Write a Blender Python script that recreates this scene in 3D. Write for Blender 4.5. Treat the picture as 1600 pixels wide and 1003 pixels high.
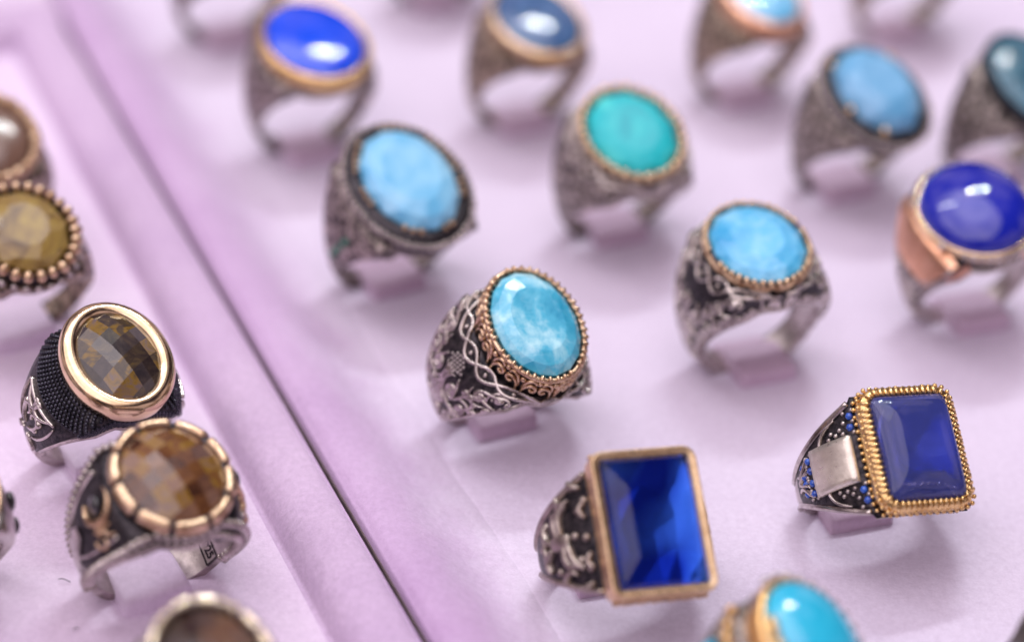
import bpy, bmesh, math, random
from mathutils import Vector, Matrix, Euler, noise
S = 0.001                                    # everything below is written in millimetres
sc = bpy.context.scene
for o in list(bpy.data.objects): bpy.data.objects.remove(o)
col = sc.collection
R_ = math.radians
sin, cos, pi = math.sin, math.cos, math.pi
rnd = random.Random(7)

# ------------------------------------------------------------------ camera
CH, PITCH, ROLL, FPX = 216.0, R_(33.8), R_(2.92), 3691.0
cam = bpy.data.cameras.new('camera'); cam_o = bpy.data.objects.new('camera', cam); col.objects.link(cam_o)
cam.sensor_width = 36; cam.lens = FPX/1600*36; cam.clip_start = .01; cam.clip_end = 50
cam_o.location = (0, 0, CH*S)
cam_o.rotation_euler = (Matrix.Rotation(pi/2-PITCH, 3, 'X') @ Matrix.Rotation(ROLL, 3, 'Z')).to_euler()
cam.dof.use_dof = True; cam.dof.focus_distance = 337*S; cam.dof.aperture_fstop = 6.3; cam.dof.aperture_blades = 0
sc.camera = cam_o

# ------------------------------------------------------------------ world and lamps
w = bpy.data.worlds.new('World'); sc.world = w; w.use_nodes = True
nt = w.node_tree; bg = nt.nodes['Background']
tc = nt.nodes.new('ShaderNodeTexCoord'); nz = nt.nodes.new('ShaderNodeTexNoise'); cr = nt.nodes.new('ShaderNodeValToRGB')
nz.inputs['Scale'].default_value = 2.2; nz.inputs['Detail'].default_value = 2
nt.links.new(tc.outputs['Generated'], nz.inputs['Vector']); nt.links.new(nz.outputs['Fac'], cr.inputs['Fac'])
e = cr.color_ramp.elements; e[0].position = .46; e[0].color = (.05, .03, .045, 1); e[1].position = .58; e[1].color = (.95, .74, .86, 1)
nt.links.new(cr.outputs['Color'], bg.inputs['Color']); bg.inputs['Strength'].default_value = .58

def lamp(name, d, dist, size, power, color, target=(20, 270, 10), shape='DISK', sy=None, rz=0):
    l = bpy.data.lights.new(name, 'AREA'); l.shape = shape; l.size = size*S; l.energy = power; l.color = color
    if sy: l.size_y = sy*S
    o = bpy.data.objects.new(name, l); col.objects.link(o)
    d = Vector(d).normalized(); o.location = (Vector(target)+d*dist)*S
    o.rotation_euler = (d.to_track_quat('Z', 'Y') @ Euler((0, 0, rz)).to_quaternion()).to_euler()
    return o
# a cluster of small bulbs behind the trays, a tube lamp left of it, and a broad soft fill light added overhead, tinted pink to warm the shadows
for i in range(4):
    for j in range(3):
        if (i, j) in ((0, 2), (3, 0)): continue
        lamp('bulb', (-.02+.075*i+.035*(j % 2), .50+.02*i-.02*j, .9-.085*j), 1100, 13, .38, (.93, .98, 1))
lamp('tube_lamp', (-.55, .30, .85), 1000, 22, .7, (.95, .96, 1), shape='RECTANGLE', sy=420, rz=R_(20))
lamp('overhead_light', (-.12, .16, 1), 1000, 800, 1.3, (.97, .98, 1))
lamp('fill_light', (-.35, -.25, 1), 2200, 4200, 63.0, (1, .885, .955))
sc.view_settings.view_transform = 'Standard'; sc.view_settings.look = 'None'
sc.view_settings.exposure = .06; sc.view_settings.gamma = 1
sc.render.engine = 'CYCLES'

# ------------------------------------------------------------------ helpers
YAW = R_(24.9)
FWD = Vector((0, cos(PITCH), -sin(PITCH))); UP = Vector((0, sin(PITCH), cos(PITCH))); RT = Vector((1, 0, 0))
def at(px, py, z=0.0):
    """point of the horizontal plane at height z that a photograph pixel (1600 wide) shows"""
    x, y = px-800, py-501
    ix = cos(ROLL)*x+sin(ROLL)*y; iy = -sin(ROLL)*x+cos(ROLL)*y
    d = RT*ix/FPX-UP*iy/FPX+FWD
    return Vector((0, 0, CH))+d*((z-CH)/d.z)
def tray_uv(u, v, z=0): return Vector((u*cos(YAW)-v*sin(YAW), u*sin(YAW)+v*cos(YAW), z))

class MB:
    def __init__(s): s.v = []; s.f = []
    def grid(s, rows, cu=False, cv=False):
        """rows: list of equal point lists"""
        b = len(s.v); n = len(rows); m = len(rows[0])
        for r in rows: s.v += [tuple(p) for p in r]
        for i in range(n if cu else n-1):
            for j in range(m if cv else m-1):
                i2 = (i+1) % n; j2 = (j+1) % m
                s.f.append((b+i*m+j, b+i*m+j2, b+i2*m+j2, b+i2*m+j))
        return b
    def cap(s, idx): s.f.append(tuple(idx))
    def ball(s, c, r, n=8, m=5, sc3=(1, 1, 1), M=None):
        rows = []
        for i in range(m+1):
            t = pi*i/m; row = []
            for j in range(n):
                a = 2*pi*j/n; p = Vector((sin(t)*cos(a)*sc3[0], sin(t)*sin(a)*sc3[1], cos(t)*sc3[2]))*r
                if M: p = M @ p
                row.append(Vector(c)+p)
            rows.append(row)
        s.grid(rows, cv=True)
    def build(s, name, mat, parent=None, smooth=True, loc=None):
        me = bpy.data.meshes.new(name)
        me.from_pydata([(x*S, y*S, z*S) for x, y, z in s.v], [], s.f)
        bm = bmesh.new(); bm.from_mesh(me)
        bmesh.ops.remove_doubles(bm, verts=bm.verts, dist=2e-6)
        bmesh.ops.recalc_face_normals(bm, faces=bm.faces)
        bm.to_mesh(me); bm.free()
        me.materials.append(mat)
        if smooth: me.polygons.foreach_set('use_smooth', [True]*len(me.polygons))
        o = bpy.data.objects.new(name, me); col.objects.link(o)
        if parent: o.parent = parent
        return o

def ss(a, b, x):
    t = min(1, max(0, (x-a)/(b-a))); return t*t*(3-2*t)
def mix(a, b, t): return a+(b-a)*t

# ------------------------------------------------------------------ materials
def nodes(name):
    m = bpy.data.materials.new(name); m.use_nodes = True
    t = m.node_tree; return m, t, t.nodes['Principled BSDF']
def texco(t, scale=1.0):
    c = t.nodes.new('ShaderNodeTexCoord'); mp = t.nodes.new('ShaderNodeMapping')
    mp.inputs['Scale'].default_value = (scale*1000,)*3
    t.links.new(c.outputs['Object'], mp.inputs['Vector']); return mp.outputs['Vector']
def noise_ramp(t, vec, scale, cols, detail=4, rough=.6, dist=0):
    n = t.nodes.new('ShaderNodeTexNoise'); n.inputs['Scale'].default_value = scale
    n.inputs['Detail'].default_value = detail; n.inputs['Roughness'].default_value = rough; n.inputs['Distortion'].default_value = dist
    t.links.new(vec, n.inputs['Vector'])
    r = t.nodes.new('ShaderNodeValToRGB'); t.links.new(n.outputs['Fac'], r.inputs['Fac'])
    while len(r.color_ramp.elements) < len(cols): r.color_ramp.elements.new(.5)
    for el, (p, c) in zip(r.color_ramp.elements, cols): el.position = p; el.color = (*c, 1)
    return n, r
def add_bump(t, b, src, strength, dist_mm):
    bp = t.nodes.new('ShaderNodeBump'); bp.inputs['Strength'].default_value = strength
    bp.inputs['Distance'].default_value = dist_mm*S
    t.links.new(src, bp.inputs['Height'])
    old = b.inputs['Normal'].links
    if old: t.links.new(old[0].from_socket, bp.inputs['Normal'])
    t.links.new(bp.outputs['Normal'], b.inputs['Normal'])

def metal(name, c1, c2, rough=.28, scale=.5, bump=.15, fine=3.0, metallic=1.0):
    m, t, b = nodes(name); v = texco(t)
    n, r = noise_ramp(t, v, scale, [(.35, c1), (.65, c2)], 5)
    t.links.new(r.outputs['Color'], b.inputs['Base Color'])
    b.inputs['Metallic'].default_value = metallic
    n2, r2 = noise_ramp(t, v, fine, [(.3, (rough*.75,)*3), (.7, (rough*1.35,)*3)], 3)
    t.links.new(r2.outputs['Color'], b.inputs['Roughness'])
    add_bump(t, b, n2.outputs['Fac'], bump, .15)
    return m
SILVER = metal('silver', (.34, .295, .275), (.66, .60, .56), .20)
SILVER_DULL = metal('brushed_silver', (.42, .37, .35), (.64, .58, .55), .34)
OXID = metal('oxidised_silver', (.010, .010, .014), (.07, .06, .065), .34, 1.1, .6, 2.6, .8)
BRONZE = metal('bronze', (.44, .28, .17), (.74, .55, .37), .27)
ROSE = metal('polished_rose_gold', (.70, .50, .30), (.88, .69, .45), .16, .3, .05)
GOLD = metal('gold', (.66, .42, .17), (.90, .64, .30), .24)
COPPER = metal('copper', (.70, .36, .22), (.85, .50, .33), .3)
PEARL = metal('pearly_metal', (.50, .44, .38), (.80, .74, .64), .34, .16, .3, 1.5, .75)
def antique(name, dark, light, scale=1.0):
    m, t, b = nodes(name); v = texco(t)
    vo = t.nodes.new('ShaderNodeTexVoronoi'); vo.feature = 'SMOOTH_F1'; vo.inputs['Scale'].default_value = scale
    n, r0 = noise_ramp(t, v, scale*.8, [(.2, (0, 0, 0)), (.8, (1, 1, 1))], 3, .6, 1.5)
    t.links.new(v, vo.inputs['Vector'])
    mx = t.nodes.new('ShaderNodeMath'); mx.operation = 'MULTIPLY_ADD'; mx.inputs[1].default_value = .5
    t.links.new(vo.outputs['Distance'], mx.inputs[0]); t.links.new(n.outputs['Fac'], mx.inputs[2])
    r = t.nodes.new('ShaderNodeValToRGB'); t.links.new(mx.outputs[0], r.inputs['Fac'])
    r.color_ramp.elements[0].position = .62; r.color_ramp.elements[0].color = (*light, 1)
    r.color_ramp.elements[1].position = .82; r.color_ramp.elements[1].color = (*dark, 1)
    t.links.new(r.outputs['Color'], b.inputs['Base Color']); b.inputs['Metallic'].default_value = .85; b.inputs['Roughness'].default_value = .38
    inv = t.nodes.new('ShaderNodeMath'); inv.operation = 'SUBTRACT'; inv.inputs[0].default_value = 1
    t.links.new(mx.outputs[0], inv.inputs[1]); add_bump(t, b, inv.outputs[0], .8, .5)
    return m
ANTIQUE = antique('antique_silver', (.015, .012, .013), (.50, .43, .39))
ANTIQUE_WARM = antique('antique_bronze', (.03, .022, .018), (.50, .39, .30), .9)

def velvet(name, c1, c2, sheen=.5, big=.035, fine=2.2, fstr=.5, rough=.95, fdist=.12, vary=.80):
    m, t, b = nodes(name); v = texco(t)
    n1, r1 = noise_ramp(t, v, big, [(.3, c1), (.7, c2)], 6, .65)
    n2, r2 = noise_ramp(t, v, fine*.45, [(.32, (vary, vary*.97, vary)), (.68, (1, 1, 1))], 7, .85)
    mx = t.nodes.new('ShaderNodeMixRGB'); mx.blend_type = 'MULTIPLY'; mx.inputs[0].default_value = 1
    t.links.new(r1.outputs['Color'], mx.inputs[1]); t.links.new(r2.outputs['Color'], mx.inputs[2])
    t.links.new(mx.outputs[0], b.inputs['Base Color']); b.inputs['Roughness'].default_value = rough
    b.inputs['Sheen Weight'].default_value = sheen; b.inputs['Sheen Roughness'].default_value = .45
    b.inputs['Sheen Tint'].default_value = (.95, .85, 1, 1); b.inputs['Specular IOR Level'].default_value = .15
    add_bump(t, b, n2.outputs['Fac'], fstr, fdist)
    n3 = t.nodes.new('ShaderNodeTexNoise'); n3.inputs['Scale'].default_value = fine*.22; n3.inputs['Detail'].default_value = 4; n3.inputs['Roughness'].default_value = .7
    n3.inputs['Distortion'].default_value = 1.2
    t.links.new(v, n3.inputs['Vector']); add_bump(t, b, n3.outputs['Fac'], .45, .35)
    return m
VELVET_R = velvet('lilac_velvet_rim', (.56, .37, .61), (.68, .49, .73))
def blend_velvet(name, c1, c2, p1, p2, u0, u1):
    """velvet whose nap fades from the mauve of the border to the pale suede of the pad"""
    m = velvet(name, c1, c2, .35); t = m.node_tree; b = t.nodes['Principled BSDF']
    mx = b.inputs['Base Color'].links[0].from_node; pink = mx.inputs[1].links[0].from_socket
    v = texco(t); rot = t.nodes.new('ShaderNodeMapping'); rot.inputs['Rotation'].default_value = (0, 0, -YAW); t.links.new(v, rot.inputs['Vector'])
    sp = t.nodes.new('ShaderNodeSeparateXYZ'); t.links.new(rot.outputs['Vector'], sp.inputs[0])
    n = t.nodes.new('ShaderNodeTexNoise'); n.inputs['Scale'].default_value = .09; n.inputs['Detail'].default_value = 7; n.inputs['Roughness'].default_value = .75; t.links.new(v, n.inputs['Vector'])
    a = t.nodes.new('ShaderNodeMath'); a.operation = 'MULTIPLY_ADD'; a.inputs[1].default_value = 16; t.links.new(n.outputs['Fac'], a.inputs[0]); t.links.new(sp.outputs['X'], a.inputs[2])
    mr = t.nodes.new('ShaderNodeMapRange'); mr.interpolation_type = 'SMOOTHSTEP'; mr.inputs['From Min'].default_value = u0+8; mr.inputs['From Max'].default_value = u1+8; t.links.new(a.outputs[0], mr.inputs['Value'])
    n2, r2 = noise_ramp(t, v, .03, [(.3, p1), (.7, p2)], 5)
    mm = t.nodes.new('ShaderNodeMixRGB'); t.links.new(mr.outputs[0], mm.inputs[0]); t.links.new(pink, mm.inputs[1]); t.links.new(r2.outputs['Color'], mm.inputs[2])
    t.links.new(mm.outputs[0], mx.inputs[1]); return m
PAD_R = velvet('pale_lilac_suede', (.74, .685, .82), (.80, .75, .87), .15, .03, 2.6, .3, .8, .08, .92)
VELVET_R = PAD_R = blend_velvet('lilac_tray_velvet', (.56, .39, .61), (.68, .515, .725), (.73, .655, .80), (.80, .725, .86), 97, 114)
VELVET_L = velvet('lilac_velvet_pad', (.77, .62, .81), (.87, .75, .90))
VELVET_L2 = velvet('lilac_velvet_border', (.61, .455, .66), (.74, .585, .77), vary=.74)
TABM = velvet('shaded_tab_suede', (.62, .46, .60), (.72, .57, .71), .3)  # pad fabric darkened to plum: shade under the rings put into the colour
m_, t_, b_ = nodes('dark_table'); b_.inputs['Base Color'].default_value = (.012, .010, .014, 1); b_.inputs['Roughness'].default_value = .9; DARK = m_
m_, t_, b_ = nodes('card_edge')
_n, _r = noise_ramp(t_, texco(t_), .4, [(.3, (.12, .09, .08)), (.7, (.22, .18, .16))]); t_.links.new(_r.outputs['Color'], b_.inputs['Base Color']); b_.inputs['Roughness'].default_value = .7; CARD = m_

def opaque_stone(name, cols, scale=.18, rough=.08, dist=1.0, coat=.6, trans=0., fine=None, detail=5):
    m, t, b = nodes(name); v = texco(t)
    n, r = noise_ramp(t, v, scale, cols, detail, .6, dist)
    t.links.new(r.outputs['Color'], b.inputs['Base Color'])
    b.inputs['Roughness'].default_value = rough; b.inputs['Coat Weight'].default_value = coat; b.inputs['Coat Roughness'].default_value = .03
    b.inputs['Transmission Weight'].default_value = trans; b.inputs['IOR'].default_value = 1.5
    return m
def cracked_stone(name, cols, scale=.16):
    m, t, b = nodes(name); v = texco(t)
    n, r = noise_ramp(t, v, scale, cols, 9, .62, .35)
    n2 = t.nodes.new('ShaderNodeTexNoise'); n2.inputs['Scale'].default_value = .22; n2.inputs['Detail'].default_value = 2; n2.inputs['Distortion'].default_value = 1.2
    t.links.new(v, n2.inputs['Vector'])
    a = t.nodes.new('ShaderNodeMath'); a.operation = 'SUBTRACT'; a.inputs[1].default_value = .5; t.links.new(n2.outputs['Fac'], a.inputs[0])
    ab = t.nodes.new('ShaderNodeMath'); ab.operation = 'ABSOLUTE'; t.links.new(a.outputs[0], ab.inputs[0])
    rr = t.nodes.new('ShaderNodeValToRGB'); t.links.new(ab.outputs[0], rr.inputs['Fac'])
    rr.color_ramp.elements[0].position = 0; rr.color_ramp.elements[0].color = (.14, .14, .14, 1)
    rr.color_ramp.elements[1].position = .035; rr.color_ramp.elements[1].color = (0, 0, 0, 1)
    mx = t.nodes.new('ShaderNodeMixRGB'); mx.inputs[2].default_value = (.42, .80, .90, 1)
    t.links.new(rr.outputs['Color'], mx.inputs[0]); t.links.new(r.outputs['Color'], mx.inputs[1])
    t.links.new(mx.outputs[0], b.inputs['Base Color'])
    b.inputs['Roughness'].default_value = .16; b.inputs['Coat Weight'].default_value = .7; b.inputs['Coat Roughness'].default_value = .04
    b.inputs['Subsurface Weight'].default_value = .25; b.inputs['Subsurface Radius'].default_value = (.0006, .0012, .0015); b.inputs['Subsurface Scale'].default_value = 1
    add_bump(t, b, n.outputs['Fac'], .06, .2)
    return m
AQUA = cracked_stone('aqua_quartz', [(.30, (.02, .31, .50)), (.50, (.09, .50, .69)), (.66, (.50, .84, .92))], .16)
SKY = cracked_stone('sky_blue_quartz', [(.3, (.03, .33, .64)), (.5, (.09, .47, .76)), (.70, (.34, .70, .90))], .14)
TEAL = opaque_stone('teal_stone', [(.3, (.0, .30, .38)), (.5, (.0, .48, .52)), (.75, (.10, .68, .62))], .15, .5, .6, 0)
SKY2 = opaque_stone('pale_sky_glass', [(.3, (.08, .42, .72)), (.65, (.36, .70, .90))], .1, .12, .4, .5)
STEEL = opaque_stone('steel_blue_glass', [(.3, (.08, .33, .58)), (.7, (.26, .54, .78))], .1, .1, .4, .6)
COBALT = opaque_stone('cobalt_stone', [(.3, (.0, .05, .68)), (.7, (.01, .09, .85))], .08, .1, .3, .5)
ROYAL = opaque_stone('royal_blue_stone', [(.3, (.004, .012, .30)), (.7, (.015, .025, .42))], .08, .07, .3, .8)
NIGHT = opaque_stone('dark_teal_stone', [(.35, (.01, .05, .08)), (.65, (.05, .20, .28))], .6, .2, 1, .4)
DENIM = opaque_stone('denim_blue_stone', [(.35, (.03, .08, .20)), (.65, (.08, .18, .36))], .15, .12, 1, .6)
TURQ = opaque_stone('turquoise', [(.3, (.01, .42, .66)), (.7, (.04, .55, .78))], .12, .12, .5, .7)
SAPPH = opaque_stone('small_blue_gem', [(.3, (.003, .03, .28)), (.7, (.01, .12, .62))], .6, .06, .5, 1)
JET = opaque_stone('black_stone', [(.3, (.006, .006, .01)), (.7, (.015, .015, .02))], .2, .1, .5, 1)
GREEN = opaque_stone('green_gem', [(.3, (.0, .08, .05)), (.7, (.0, .22, .14))])
def glass(name, c, rough=.02, ior=1.52):
    m, t, b = nodes(name); v = texco(t)
    n, r = noise_ramp(t, v, .25, [(.3, tuple(x*.82 for x in c)), (.7, c)], 3, .5, .5)
    t.links.new(r.outputs['Color'], b.inputs['Base Color'])
    b.inputs['Transmission Weight'].default_value = 1; b.inputs['IOR'].default_value = ior; b.inputs['Roughness'].default_value = rough
    return m
BLUEGLASS = glass('blue_glass', (.30, .50, .96)); INKGLASS = glass('ink_blue_glass', (.17, .22, .76)); INKGLASS.node_tree.nodes['Principled BSDF'].inputs['Transmission Weight'].default_value = .8; BROWNGLASS = glass('brown_glass', (.68, .55, .48)); CLEARGLASS = glass('clear_glass', (.96, .95, .97))
def facet_stone(name, cols, N, rot, a, b, trans=.3, rough=.04):
    """checker cut crystal: every facet shows its own tone"""
    m, t, bs = nodes(name); v = texco(t)
    r1 = t.nodes.new('ShaderNodeMapping'); r1.inputs['Scale'].default_value = (1/a, 1/b, 0); t.links.new(v, r1.inputs['Vector'])
    r2 = t.nodes.new('ShaderNodeMapping'); r2.inputs['Rotation'].default_value = (0, 0, -R_(rot)); t.links.new(r1.outputs['Vector'], r2.inputs['Vector'])
    r3 = t.nodes.new('ShaderNodeMapping'); r3.inputs['Scale'].default_value = (N/2, N/2, 1); r3.inputs['Location'].default_value = (-.5, -.5, .5); t.links.new(r2.outputs['Vector'], r3.inputs['Vector'])
    fl = t.nodes.new('ShaderNodeVectorMath'); fl.operation = 'FLOOR'; t.links.new(r3.outputs['Vector'], fl.inputs[0])
    wn = t.nodes.new('ShaderNodeTexWhiteNoise'); t.links.new(fl.outputs['Vector'], wn.inputs['Vector'])
    n = t.nodes.new('ShaderNodeTexNoise'); n.inputs['Scale'].default_value = .3; n.inputs['Detail'].default_value = 3; n.inputs['Distortion'].default_value = 2; t.links.new(v, n.inputs['Vector'])
    a1 = t.nodes.new('ShaderNodeMath'); a1.operation = 'MULTIPLY_ADD'; a1.inputs[1].default_value = .42; t.links.new(wn.outputs['Value'], a1.inputs[0])
    a2 = t.nodes.new('ShaderNodeMath'); a2.operation = 'MULTIPLY'; a2.inputs[1].default_value = .62; t.links.new(n.outputs['Fac'], a2.inputs[0]); t.links.new(a2.outputs[0], a1.inputs[2])
    r = t.nodes.new('ShaderNodeValToRGB'); t.links.new(a1.outputs[0], r.inputs['Fac'])
    while len(r.color_ramp.elements) < len(cols): r.color_ramp.elements.new(.5)
    for el, (p, c) in zip(r.color_ramp.elements, cols): el.position = p; el.color = (*c, 1)
    t.links.new(r.outputs['Color'], bs.inputs['Base Color'])
    bs.inputs['Roughness'].default_value = rough; bs.inputs['Transmission Weight'].default_value = trans; bs.inputs['IOR'].default_value = 1.6
    bs.inputs['Coat Weight'].default_value = .5; bs.inputs['Coat Roughness'].default_value = .02
    return m
def foil(name, cols, scale=.25, rough=.22, metallic=.9, stretch=None, detail=4):
    m, t, b = nodes(name); v = texco(t)
    if stretch:
        mp = t.nodes.new('ShaderNodeMapping'); mp.inputs['Scale'].default_value = stretch; mp.inputs['Rotation'].default_value = (0, 0, .5)
        t.links.new(v, mp.inputs['Vector']); v = mp.outputs['Vector']
    n, r = noise_ramp(t, v, scale, cols, detail, .6, 1.2 if detail else .3)
    t.links.new(r.outputs['Color'], b.inputs['Base Color'])
    b.inputs['Metallic'].default_value = metallic; b.inputs['Roughness'].default_value = rough
    return m
BLUEFOIL = foil('blue_foil', [(.36, (.03, .08, .45)), (.6, (.50, .70, 1.0))], .11, .3, .6, detail=0)
BROWNFOIL = foil('tiger_foil', [(.30, (.07, .03, .025)), (.48, (.24, .12, .06)), (.62, (.40, .24, .05)), (.75, (.34, .24, .25))], .22, .35, .55, (1, .35, 1))
OLIVEFOIL = foil('olive_foil', [(.30, (.04, .03, .03)), (.5, (.16, .13, .05)), (.64, (.50, .32, .02)), (.8, (.2, .18, .22))], .20, .3, .55, (1, .4, 1))
OCHRE = opaque_stone('ochre_stone', [(.30, (.10, .06, .035)), (.5, (.26, .17, .05)), (.7, (.40, .29, .06))], .13, .18, 1.5, .4)
TAUPE = opaque_stone('taupe_stone', [(.3, (.09, .045, .03)), (.7, (.24, .14, .10))], .12, .2, 1, .4)

# ------------------------------------------------------------------ setting
mb = MB(); mb.grid([[(-900, -300, -14), (-900, 1500, -14)], [(1100, -300, -14), (1100, 1500, -14)]])
tb = mb.build('table', DARK); tb['kind'] = 'structure'

def wob(u, v, a=.25, f=.035): return a*noise.noise(Vector((u*f, v*f, 3.1)))
def tray_strip(prof, v0, v1, nv, name, mat, parent, amp=.3):
    """prof = (u, z) across the tray; swept along the tray's long side"""
    mb = MB(); rows = []
    for i in range(nv+1):
        v = mix(v0, v1, i/nv)
        rows.append([tray_uv(u+wob(v, u*3, amp)*min(1, abs(u-92.2)/6), v, z+wob(u*2, v, amp*.6, .06)) for u, z in prof])
    mb.grid(rows); return mb.build(name, mat, parent)
def tray_empty(name, label, u, v):
    e = bpy.data.objects.new(name, None); col.objects.link(e); e.empty_display_size = .01
    e.location = tray_uv(u, v, -14)*S; e['label'] = label; e['category'] = 'display tray'; e['group'] = 'velvet display trays'
    return e
def keep(o, p):                              # mesh was written in world millimetres: parent it without moving it
    o.parent = p; o.matrix_parent_inverse = Matrix.Translation(p.location).inverted(); return o

def smoothprof(pts, n=6):
    out = []
    P = [pts[0]]+pts+[pts[-1]]
    for i in range(1, len(P)-2):
        for k in range(n):
            t = k/n
            q = []
            for d in (0, 1):
                a, b, c, e2 = P[i-1][d], P[i][d], P[i+1][d], P[i+2][d]
                q.append(.5*((2*b)+(-a+c)*t+(2*a-5*b+4*c-e2)*t*t+(-a+3*b-3*c+e2)*t**3))
            out.append(tuple(q))
    out.append(pts[-1]); return out

rt = tray_empty('display_tray', 'pale lilac suede tray with a mauve velvet border, holding the blue stone rings', 160, 300)
keep(tray_strip(smoothprof([(93.3, -13.5), (92.95, -5), (92.95, 2.4), (93.6, 4.0), (95.4, 5.0), (98.6, 4.6), (101.5, 3.3), (104, 1.8), (106.5, .75), (109, .2), (111, -.05), (113, -.5)]), 150, 900, 120, 'velvet_border', VELVET_R, None), rt)
mb = MB(); mb.grid([[tray_uv(92.75, v, z) for z in (-13.6, 2.2)] for v in (150, 900)]); mb.grid([[tray_uv(92.75, v, 2.2), tray_uv(93.1, v, 2.2)] for v in (150, 900)])
keep(mb.build('card_edge', CARD, None, False), rt)
# suede pad: a sheet with soft unevenness and a dimple round every ring (dimples are added below, once the rings are placed)
lt = tray_empty('display_tray', 'lilac velvet tray with raised padded border, holding the brown stone rings', 0, 300)
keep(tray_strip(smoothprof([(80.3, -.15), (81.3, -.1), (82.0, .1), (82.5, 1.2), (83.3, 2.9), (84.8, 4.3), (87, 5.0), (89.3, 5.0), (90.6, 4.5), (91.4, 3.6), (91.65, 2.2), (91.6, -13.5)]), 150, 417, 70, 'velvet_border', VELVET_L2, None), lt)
# far side border of the left tray
mb = MB(); rows = []
for i in range(41):
    u = mix(-170, 91.9, i/40)
    rows.append([tray_uv(u, 411+dv+wob(u, dv, .3), z+wob(u, dv*2+9, .2, .06)) for dv, z in smoothprof([(-2.0, -.2), (-.7, .0), (.2, 1.0), (1.2, 3.0), (3, 4.5), (6, 5.1), (9, 4.8), (10.5, 3.2), (10.7, -13.5)])])
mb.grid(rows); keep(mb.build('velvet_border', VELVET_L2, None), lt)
# tray standing beyond it
bt = tray_empty('display_tray', 'blurred lilac velvet tray edge in the far left corner behind the brown stone rings', 0, 470)
mb = MB(); rows = []
for i in range(31):
    u = mix(-170, 91.9, i/30)
    rows.append([tray_uv(u, v+wob(u, v, .3), z) for v, z in smoothprof([(422.3, -13.5), (422.5, 2), (423.5, 4.6), (427, 5.2), (431, 4.4), (434, 2.0), (436, .6), (440, .1), (600, 0), (800, 0)])])
mb.grid(rows); keep(mb.build('velvet_pad', VELVET_L, None), bt)

# ------------------------------------------------------------------ ring geometry
def outline(kind, a, b, n=72):
    """closed outline, counter-clockwise, with unit outward normals"""
    P = []
    if kind == 'oval':
        for i in range(n):
            t = 2*pi*i/n; P.append(Vector((a*cos(t), b*sin(t), 0)))
    else:
        r = .09*a if kind == 'rect' else .26*a
        k = max(3, n//24)
        for cx, cy, t0 in ((a-r, b-r, 0), (-a+r, b-r, 90), (-a+r, -b+r, 180), (a-r, -b+r, 270)):
            for i in range(k+1):
                t = R_(t0+90*i/k); P.append(Vector((cx+r*cos(t), cy+r*sin(t), 0)))
        # subdivide long sides
        Q = []
        for i in range(len(P)):
            p, q = P[i], P[(i+1) % len(P)]; m = max(1, int((q-p).length/(2*(a+b)*2/n)))
            Q += [p.lerp(q, j/m) for j in range(m)]
        P = Q
    N = []
    for i in range(len(P)):
        d = (P[(i+1) % len(P)]-P[i-1]).normalized(); N.append(Vector((d.y, -d.x, 0)))
    return P, N
def sweep(mb, kind, a, b, prof, n=72, closed=True):
    P, N = outline(kind, a, b, n)
    mb.grid([[p+q*o+Vector((0, 0, z)) for o, z in prof] for p, q in zip(P, N)], cu=True, cv=closed)
def along(kind, a, b, count, off=0):
    """count points evenly spaced on the outline: (point, outward normal)"""
    P, N = outline(kind, a, b, 240)
    L = [0]
    for i in range(len(P)): L.append(L[-1]+(P[(i+1) % len(P)]-P[i]).length)
    out = []; j = 0
    for k in range(count):
        s = L[-1]*((k+off)/count)
        while j < len(P)-1 and L[j+1] < s: j += 1
        t = (s-L[j])/(L[j+1]-L[j]+1e-9)
        out.append((P[j].lerp(P[(j+1) % len(P)], t), N[j].lerp(N[(j+1) % len(P)], t).normalized()))
    return out

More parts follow.
